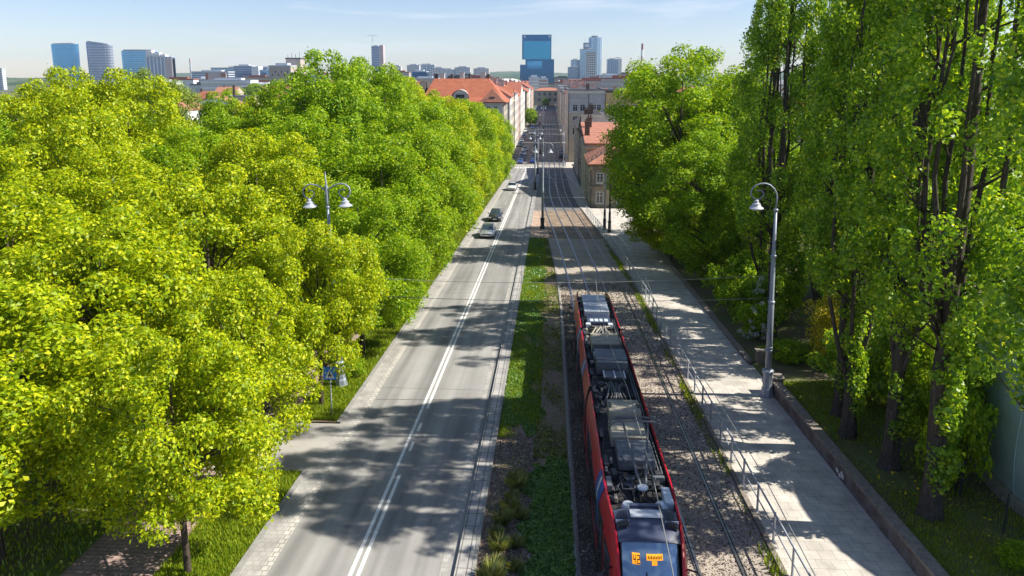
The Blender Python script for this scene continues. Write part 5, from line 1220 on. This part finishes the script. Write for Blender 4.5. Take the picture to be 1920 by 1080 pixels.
for i, (y0, y1, h, wl, rf, rm) in enumerate(rowL):
    t = house('tenement', '%s tenement, %s past the red roofed building in the sunlit left row' % (cw[wl], nm[i]), 'tenement', -26, -12.2-.25*(i % 2), y0, y1, h, wl, rf, rm, 4.2,
          wins=(('right', (-.72, -.25, .25, .72), (2.3, 5.8, 9.3, 12.8, 16.0), 1.1, 1.9),) if i < 5 else (('right', (-.6, 0, .6), (5.8, 9.3, 12.8), 1.6, 2.0),), chim=((-.3, -.5, .6, 5.4), (.2, .5, .6, 5.2)), group='left row of street houses')
house('end_house', 'pale low building closing the far end of the street', 'building', -14, 10, 640, 655, 13, 'b_beige', 'hip', 'r_coral', 2.5, wins=(('front', (-.6, -.2, .2, .6), (5, 10), 2.2, 3),))

# ------------------------------------------------------------------ the far city
def block(name, label, cat, x0, x1, y, h, m_, depth=None, floors=0, bm='f_pale', piers=0, pm=None, group=None, top=None, z0=-10.8, fh=.38, roofm='f_grey'):
    d = depth or min(30, (x1-x0)*.7); a = (x1-x0)/2; t = thing(name, label, cat, ((x0+x1)/2, y+d/2, z0), 0, group); b = d/2
    mb = MB(); mb.box(-a, a, -b, b, -2, h); mb.build('wall', M[m_], t)
    if floors:
        s = h/floors
        for k in range(floors):
            mb = MB(); mb.box(-a-.18, a+.18, -b-.18, b+.18, s*k+s*(1-fh), s*k+s); mb.build('floor_band', M[bm], t)
    if piers:
        for k in range(piers+1):
            x = -a+2*a*k/piers; w_ = max(.35, a*.05)
            mb = MB(); mb.box(x-w_, x+w_, -b-.32, -b-.19, 0, h*.995); mb.build('pier', M[pm or bm], t)
    mb = MB(); mb.box(-a*.55, a*.55, -b*.5, b*.5, h+.01, h+3.2); mb.box(-a-.3, a+.3, -b-.3, b+.3, h-.6, h+.9); mb.build('roof', M[roofm], t)
    return t
def curved(name, label, poly0, poly1, loc, h, m_, floors, bm, slant=0., fh=.3):
    t = thing(name, label, 'tower', loc)
    lerp = lambda u: [(a+(c-a)*u, b+(d-b)*u) for (a, b), (c, d) in zip(poly0, poly1)]
    mb = MB(); xs = [p[0] for p in poly1]; xa, xb = min(xs), max(xs)
    mb.loft([[(x, y, -2) for x, y in lerp(0)], [(x, y, h*.5) for x, y in lerp(.5)], [(x, y, h-slant*(x-xa)/(xb-xa)) for x, y in lerp(1)]]); mb.build('glass_skin', M[m_], t)
    for k in range(floors):
        u = (k+.6)/floors; P = [(x*1.006, y*1.006) for x, y in lerp(u)]; z = (h-slant)*u
        mb = MB(); mb.prism(P, z, z+(h/floors)*fh); mb.build('floor_band', M[bm], t)
    P = [(x*.9, y*.9) for x, y in poly1]
    mb = MB(); mb.loft([[(x, y, h-slant*(x-xa)/(xb-xa)-1) for x, y in P], [(x, y, h+3-slant*(x-xa)/(xb-xa)) for x, y in P]]); mb.build('roof_screen', M['f_grey'], t)
    return t
def lens(a, b, n=16, k=2.6): return [(a*math.copysign(abs(math.cos(q))**(2/k), math.cos(q)), b*math.copysign(abs(math.sin(q))**(2/k), math.sin(q))) for q in np.linspace(0, 2*math.pi, n, endpoint=False)]
curved('glass_tower', 'blue curved glass tower widening upward, leftmost of the skyline towers', lens(35, 10, 16, 3.4), lens(37, 11, 16, 3.4), (-1330, 1920, -10.8), 111, 'g_blue', 26, 'g_steel', -2, .14)
curved('glass_tower', 'grey blue tower with a slanted curved roof, second skyline tower from the left', lens(34, 11, 16, 3.4), lens(35, 12, 16, 3.4), (-1232, 1920, -10.8), 119, 'g_slate', 26, 'f_pale', 9, .18)
curved('glass_tower', 'wedge shaped glass tower with a blue prow, partly behind pale loose tree', lens(43, 13, 16, 3.6), lens(44, 14, 16, 3.6), (-1006, 1725, -10.8), 87, 'g_blue', 20, 'f_pale', 0, .2)
t = block('striped_tower', 'dark tower block with white vertical stripes and a stepped white crown', 'tower', -862, -806, 1500, 66, 'g_slate', 14, 0, piers=7, bm='f_pale')
for x0, x1, z1 in ((-28, -14, 80), (-13.5, 2, 76), (2.5, 15, 72)):
    mb = MB(); mb.box(x0, x1, -7.6, 6, 66.95 if x0 > -20 else 67.2, z1-3); mb.box(x0+1, x1-1, -7.2, 5, z1-2.98, z1); mb.build('crown_step', M['f_pale'], t)
mb = MB(); mb.box(14, 28, -7.9, 6, -2, 63); mb.build('pink_flank', M['f_pink'], t)
block('office_block', 'greyish office block at the far left picture edge', 'office block', -1060, -1028, 1300, 40, 'f_grey', 9, 11, 'f_pale', fh=.25)
t = thing('chimney_stack', 'thin dark lone factory chimney left of centre on the horizon', 'chimney', (-1021, 2000, -10.8)); MB().lathe([(3.4, 0), (2.2, 74), (2.6, 75)], n=14).build('shaft', M['f_grey'], t); MB().lathe([(2.9, 62), (2.7, 75.4)], n=14).build('band', M['f_pink'], t)
block('glass_block', 'low dark blue glass block with white bands below the thin chimney', 'office block', -612, -548, 1200, 33, 'g_slate', 26, 9, 'f_pale', fh=.25)
block('office_block', 'grey upper office block behind the low glass block', 'office block', -640, -500, 1330, 41, 'g_steel', 24, 10, 'f_grey')
t = thing('billboard', 'large pinkish white billboard on a dark stem above the left trees', 'billboard', (-427, 900, -10.8)); mb = MB(); mb.box(-13.5, 13.5, -.6, .6, 19, 30); mb.build('panel', M['f_pink'], t); mb = MB(); mb.tube([(-2, .8, -1), (-2, .8, 19.3)], .9, 8); mb.build('stem', M['r_dark'], t); mb = MB(); mb.box(-13.5, -10, -.75, -.61, 19.2, 29.8); mb.box(7, 13, -.75, -.61, 25, 29.5); mb.build('printed_patch', M['r_coral'], t)
block('hall', 'low white flat hall below the billboard', 'hall', -398, -340, 800, 20.5, 'b_white', 22, 3, 'f_pale')
block('hall', 'long low white shed beyond the golden tree', 'hall', -345, -262, 770, 14, 'b_white', 22, 2, 'f_pale')
t = block('office_block', 'slate grey office block with one white end wall', 'office block', -582, -549, 1300, 44, 'g_slate', 22, 11, 'f_grey', fh=.2); mb = MB(); mb.box(16.7, 29, -9, 11.1, -2, 43.6); mb.build('end_wall', M['f_pale'], t); mb = MB(); mb.box(29.1, 42, -6, 10, -2, 38); mb.build('side_wing', M['g_steel'], t)
t = block('concrete_building', 'old pinkish concrete building with a turret and rooftop aerials', 'building', -278, -256, 700, 35.5, 'b_conc', 20, 0)
mb = MB(); mb.box(-1, 14, 10.2, 26, -2, 43); mb.build('turret', M['b_conc'], t); mb = MB(); mb.box(-1.4, 14.4, 9.8, 26.4, 43.01, 44.2); mb.build('turret_cap', M['r_dark'], t)
for x, hh in ((0, 3.5), (4, 5), (8, 4), (12, 6)): MB().tube([(x, 14, 44), (x, 14, 44+hh)], .22, 5).build('aerial', M['r_dark'], t)
for k in range(6):
    mb = MB(); mb.box(-8+3*k, -7+3*k, -10.15, -10.0, 26+(k % 2)*3, 28+(k % 2)*3); mb.build('window', M['w_dark'], t)
t = block('slim_tower', 'slim dark tower with a reddish right side and a crane on its roof', 'tower', -449, -430, 1800, 100, 'g_slate', 22, 24, 'f_grey', fh=.18)
mb = MB(); mb.box(9.7, 20, -9, 11, -2, 103); mb.build('red_flank', M['f_pink'], t)
t2 = thing('tower_crane', 'small tower crane on top of the slim dark tower', 'crane', (-447, 1806, 90)); mb = MB(); mb.tube([(0, 0, 0), (0, 0, 27)], .55, 4); mb.build('mast', M['f_grey'], t2); mb = MB(); mb.tube([(-14, 0, 25), (14, 0, 26)], .45, 4); mb.tube([(0, 0, 28), (-13, 0, 25.5)], .15, 3); mb.tube([(0, 0, 28), (10, 0, 26)], .15, 3); mb.build('jib', M['f_grey'], t2)
for i, (a, b, y, h, m_, bm, lab) in enumerate([(-377, -355, 1700, 49, 'f_grey', 'f_pale', 'grey slab block just right of the slim tower'), (-299, -274, 1500, 48, 'f_pale', 'f_grey', 'white slab block left of the red roof, taller of the pair'),
        (-294, -258, 1600, 50.5, 'g_steel', 'f_pale', 'blue grey block behind the white slab left of the red roof'), (-246, -221, 1500, 42, 'f_pink', 'f_pale', 'pinkish slab above the left end of the red roof'),
        (-219, -185, 1400, 38, 'f_grey', 'f_pale', 'wide grey slab above the red ridge, left half'), (-185, -156, 1400, 42, 'f_pale', 'f_grey', 'white slab with a dark gap above the middle of the red ridge'),
        (-148, -119, 1400, 40, 'f_pink', 'f_pale', 'pinkish white slab above the right end of the red ridge')]):
    block('apartment_slab', lab, 'apartment block', a, b, y, h, m_, 16, 11, bm, fh=.45, piers=4, pm=bm, group='apartment slabs on the horizon')
block('glass_block', 'plain blue glass cube left of the red roof', 'office block', -212, -190, 1100, 32.5, 'g_teal_dark', 20, 9, 'g_slate', fh=.12)
t = thing('arena_hall', 'grey hall with two stacked curved roofs right of the red roof', 'hall', (-53, 920, -10.8)); mb = MB(); mb.prism(lens(17, 14), -2, 16); mb.build('wall', M['f_grey'], t); mb = MB(); mb.loft([[(x*k, y*k, z) for x, y in lens(18, 15)] for z, k in ((16.01, 1), (17.6, 1.02), (20.5, .8), (22.5, .4))]); mb.build('roof', M['f_pale'], t); mb = MB(); mb.prism(lens(17.25, 14.25), 10, 13); mb.build('window_band', M['w_dark'], t)
t = thing('arena_hall', 'lower grey round roofed hall in front of the stacked one', 'hall', (-36, 720, -10.8)); mb = MB(); mb.prism(lens(12, 10), -2, 13); mb.build('wall', M['f_grey'], t); mb = MB(); mb.loft([[(x*k, y*k, z) for x, y in lens(13, 11)] for z, k in ((13.01, 1), (14.5, 1.02), (16.5, .8), (18., .4))]); mb.build('roof', M['f_grey'], t); mb = MB(); mb.prism(lens(12.2, 10.2), 8, 10.5); mb.build('window_band', M['w_dark'], t)
# the teal glass tower: three shifted boxes
t = thing('glass_tower', 'bright teal glass tower of shifted boxes at the end of the street', 'tower', (-27, 1515, -10.8))
mb = MB(); mb.box(-35, -16, -10, 16, -3, 49.5); mb.build('low_box', M['g_teal_dark'], t)
mb = MB(); mb.box(-23.5, 36, -18, 22, -3, 60.5); mb.build('middle_box', M['g_teal_dark'], t)
mb = MB(); mb.box(-30.5, 30, -14, 24, 60.51, 110.5); mb.build('upper_box', M['g_teal'], t)
mb = MB(); mb.box(-30.6, 30.1, -14.2, -14.01, 97.5, 110.6); mb.box(-30.7, -27.6, -14.2, -14.01, 60.6, 97.5); mb.box(28.4, 30.1, -14.2, -14.01, 60.6, 97.5); mb.build('dark_top_band', M['g_teal_dark'], t)
mb = MB(); mb.box(-19.5, 11, -18.25, -18.01, 45.5, 56.5); mb.box(-19.5, 11, -18.25, -18.01, 42, 44); mb.build('pale_panel', M['g_blue'], t)
for x in (-25, 26): mb = MB(); mb.box(x-2, x+2, -14.4, -14.21, 105, 108.5); mb.build('roof_sign', M['f_pale'], t)
# the right hand cluster
block('glass_block', 'low blue block at the left foot of the right tower cluster', 'office block', 38, 64, 1500, 44, 'g_slate', 20, 12, 'g_steel', fh=.3, piers=5, pm='f_grey')
block('office_block', 'twin stepped grey block behind the low blue block', 'office block', 45, 63, 1530, 59, 'g_steel', 20, 16, 'f_grey', fh=.2, piers=3)
t = block('apartment_tower', 'apartment tower with a white balcony grid in the right cluster', 'tower', 60.6, 91.4, 1450, 78.5, 'g_steel', 24, 22, 'f_grey', fh=.16)
mb = MB(); mb.box(-3.6, 15.7, -12.7, -12.2, -2, 74); mb.build('balcony_front', M['w_dark'], t)
for k in range(21): mb = MB(); mb.box(-3.8, 15.9, -13.6, -12.72, 1+3.5*k, 2.3+3.5*k); mb.build('balcony', M['f_pale'], t)
for k in range(6): mb = MB(); x = -3.6+3.86*k; mb.box(x-.5, x+.5, -13.9, -13.62, -2, 75); mb.build('grid_post', M['f_pale'], t)
mb = MB(); mb.box(-9, 3, -8, 8, 81.8, 92); mb.build('roof_frame', M['g_slate'], t)
mb = MB(); mb.box(-6, 2, -8.3, -8.02, 84, 89); mb.build('frame_opening', M['f_pale'], t); MB().tube([(-5, 0, 92), (-5, 0, 102)], .25, 4).build('aerial', M['f_grey'], t)
t = thing('glass_tower', 'tallest pale blue rounded glass tower of the right cluster', 'tower', (98, 1570, -10.8)); mb = MB(); mb.prism(lens(14.5, 13, 20), -2, 108); mb.build('glass_skin', M['g_steel'], t)
for k in range(14):
    q = 2*math.pi*k/14; mb = MB(); mb.tube([(14.4*math.copysign(abs(math.cos(q))**.77, math.cos(q)), 12.9*math.copysign(abs(math.sin(q))**.77, math.sin(q)), -1), (14.4*math.copysign(abs(math.cos(q))**.77, math.cos(q)), 12.9*math.copysign(abs(math.sin(q))**.77, math.sin(q)), 108.2)], .35, 4); mb.build('fin', M['f_pale'], t)
mb = MB(); mb.prism(lens(9, 8, 18), 108.01, 111.5); mb.build('roof', M['f_grey'], t)
t = block('office_tower', 'shorter dark ribbed tower with its sunlit right flank coloured white', 'tower', 127, 150, 1600, 62, 'g_slate', 24, 0, piers=6, bm='g_steel'); mb = MB(); mb.box(11.6, 20, -11, 12.1, -2, 64); mb.build('painted_lit_flank', M['f_pale'], t); mb = MB(); mb.box(8, 18, -6, 8, 65.3, 67); mb.build('roof_wing', M['f_grey'], t)  # the sunlit right side is put in as a pale coloured box
block('apartment_slab', 'low whitish block in front of the shorter ribbed tower', 'apartment block', 76, 110, 1100, 26.5, 'f_pale', 16, 8, 'f_grey', fh=.4, piers=5, pm='f_pale')
block('apartment_slab', 'low pinkish block right of the whitish one', 'apartment block', 113, 134, 1150, 24, 'f_pink', 16, 7, 'f_pale', fh=.4, piers=4, pm='f_pale')
t = thing('chimney_stack', 'red and white ringed chimney above the round linden', 'chimney', (215, 1700, -10.8))
for k in range(7): MB().lathe([(3.6-.18*k, 14.4*k), (3.6-.18*(k+1)+.02, 14.4*(k+1)-.02)], n=14).build('ring', M['f_pale'] if k % 2 else M['f_pink'] if k < 5 else M['r_red'], t)
block('apartment_slab', 'white tenement wall rising behind the street end, left one', 'apartment block', -26, -13.5, 900, 24, 'b_white', 12, 6, 'f_pale', fh=.35)
block('apartment_slab', 'pinkish white tenement behind the street end, right one', 'apartment block', -13, -2, 860, 22.5, 'b_pink', 12, 6, 'f_pale', fh=.35)
fr = random.Random(31)
fcol = ['f_pale', 'f_grey', 'f_pink', 'b_white', 'b_cream', 'g_steel', 'b_conc', 'f_grey']
fw = {'f_pale': 'whitish', 'f_grey': 'grey', 'f_pink': 'pinkish', 'b_white': 'white', 'b_cream': 'cream', 'g_steel': 'blue grey', 'b_conc': 'concrete'}
for i in range(64):
    y = fr.choice([780, 900, 1040, 1180, 1330, 1480, 1640, 1800]) + fr.uniform(-40, 40)
    z_ = fr.choice([(-.63, -.33)]*3 + [(-.33, -.07)]*4 + [(.01, .15)]*3)
    x = y*fr.uniform(*z_); wd = fr.uniform(8, 22) + y*.004; h = fr.uniform(13, 24) + (y > 1100)*fr.uniform(0, 12); m_ = fr.choice(fcol)
    zone = 'far left of the red roof' if z_[0] < -.5 else 'above the red roof' if z_[0] < -.2 else 'right of the teal tower'
    block('city_block', 'small %s city block in the hazy band of houses %s' % (fw[m_], zone), 'city block', x-wd, x+wd, y, h, m_, 14, max(3, int(h/4)) if i % 3 else 0, 'f_grey' if m_ != 'f_grey' else 'f_pale', fh=.4, group='%s city blocks %s' % (fw[m_], zone), roofm=fr.choice(['f_grey', 'r_dark', 'r_red', 'f_pale']))
# low town between: plain pitched and flat houses, every one a thing
tr_ = random.Random(11); cols_ = ['b_cream', 'b_white', 'b_grey', 'b_pink', 'b_beige', 'f_pale']; roofs_ = ['r_orange', 'r_red', 'r_grey', 'r_dark', 'r_coral', 'r_grey']
spots = []
for y in (255, 300, 350, 410, 480, 560, 650, 760, 880, 1010):
    n_ = 5 if y < 500 else 6
    for side in (-1, 1):
        for k in range(n_):
            x = side*(34+k*(26+y*.03)+tr_.uniform(-4, 4)) + (-6 if side < 0 else 4)
            if abs(x) > y*.8: continue
            spots.append((x, y+tr_.uniform(-14, 14)))
adj = {'r_orange': 'orange', 'r_red': 'dull red', 'r_grey': 'grey', 'r_dark': 'dark', 'r_coral': 'coral'}
for i, (x, y) in enumerate(spots):
    w_ = tr_.uniform(8, 13); d = tr_.uniform(6, 10); h = tr_.uniform(9, 16) if y < 700 else tr_.uniform(9, 20); wl = tr_.choice(cols_); rm = tr_.choice(roofs_); rt = 'flat' if rm in ('r_grey', 'r_dark') and tr_.random() < .6 else tr_.choice(['gable_x', 'gable_y', 'hip'])
    dist = 'nearer' if y < 360 else 'middle' if y < 600 else 'far'
    house('town_house', 'small %s roofed town house among the %s roofs %s of the street' % (adj[rm], dist, 'left' if x < 0 else 'right'), 'house', x-w_, x+w_, y-d, y+d, h, wl, rt, rm, 4.2,
          wins=(('front', (-.6, 0, .6), (h*.3, h*.68), 1.4, 2.0),) if y < 420 else (), chim=((-.4, 0, .5, 5),) if y < 600 else (), group='%s roofed houses, %s roofs %s of the street' % (adj[rm], dist, 'left' if x < 0 else 'right'))
# trees of the town and the wooded rise behind
ft = [(-9.6, 366, 9, 3.2, 'leaf_green', 'green tree standing in the left row gap of the far street'), (-10, 374, 9.5, 3.4, 'leaf_deep', 'darker tree behind the green one in the far street gap'), (-3, 590, 8, 3.2, 'leaf_deep', 'dark tree before the pale end building of the street')]
for i, (x, y, H, Rr, lf, lab) in enumerate(ft): tree('big%d' % (i % 3), 'street_tree', x, y, gz(y), H, Rr, i, lab, 'trees in the far street', lf, (16, 4.6))
tr_ = random.Random(21)
for i in range(46):
    y = tr_.choice([330, 450, 600, 720, 850, 980, 1120, 1250]); x = (tr_.uniform(40, y*.72))*tr_.choice([-1, -1, 1]); H = tr_.uniform(14, 22)
    zone = 'left' if x < 0 else 'right'; dd = 'nearer' if y < 700 else 'farther'
    tree('big%d' % (i % 3), 'town_tree', x, y+tr_.uniform(-30, 30), -10.8, H, tr_.uniform(5, 8), i, 'green tree between the %s town roofs on the %s side' % (dd, zone), 'town trees, %s, %s side' % (dd, zone), tr_.choice(['leaf_green', 'leaf_deep', 'leaf_lime']), (16, 4.6))
M['wood'] = mat('far_wood', (.02, .045, .015), (.05, .09, .028), .03, .95, world=True, detail=12, c3=(.09, .12, .06), scale2=.008)
def ridge(name, y, x0, x1, h, seed, step=14, depth=500, m_='wood', dz=-10.8):
    g = np.random.default_rng(seed); X = np.arange(x0, x1, step); n = len(X)
    base = h*(.72+.16*np.sin(X*.0031+seed)+.12*np.sin(X*.0077+seed*2))
    vs = []; fs = []
    for j, (dy, k) in enumerate(((0, 0), (10, .42), (60, .62), (depth*.35, .85), (depth*.6, 1.0), (depth, .9))):
        hh = base*k+(g.random(n)*5 if 0 < k else 0)
        vs += [(X[i], y+dy+(g.random()*12 if k else 0), dz+hh[i]) for i in range(n)]
        if j: fs += [((j-1)*n+i, (j-1)*n+i+1, j*n+i+1, j*n+i) for i in range(n-1)]
    mb = MB(); mb.add(vs, fs); return mb.build(name, M[m_])
tag(ridge('wooded_hills', 1950, -2600, 2600, 31, 3), kind='structure')
tag(ridge('far_hills', 4200, -3100, 3100, 58, 8, 40, 900), kind='structure')
# the air: pale haze round the whole scene
mb = MB(); mb.box(-3300, 3300, -100, 6100, -13, 160)
M['haze'], ht, hN, hL = nt('haze')
ho = hN.new('ShaderNodeOutputMaterial'); hv = hN.new('ShaderNodeVolumePrincipled'); hL.new(hv.outputs[0], ho.inputs['Volume'])
hv.inputs['Color'].default_value = (.62, .80, 1.0, 1); hv.inputs['Density'].default_value = .00008; hv.inputs['Anisotropy'].default_value = .2
tag(mb.build('haze', M['haze']), kind='stuff')
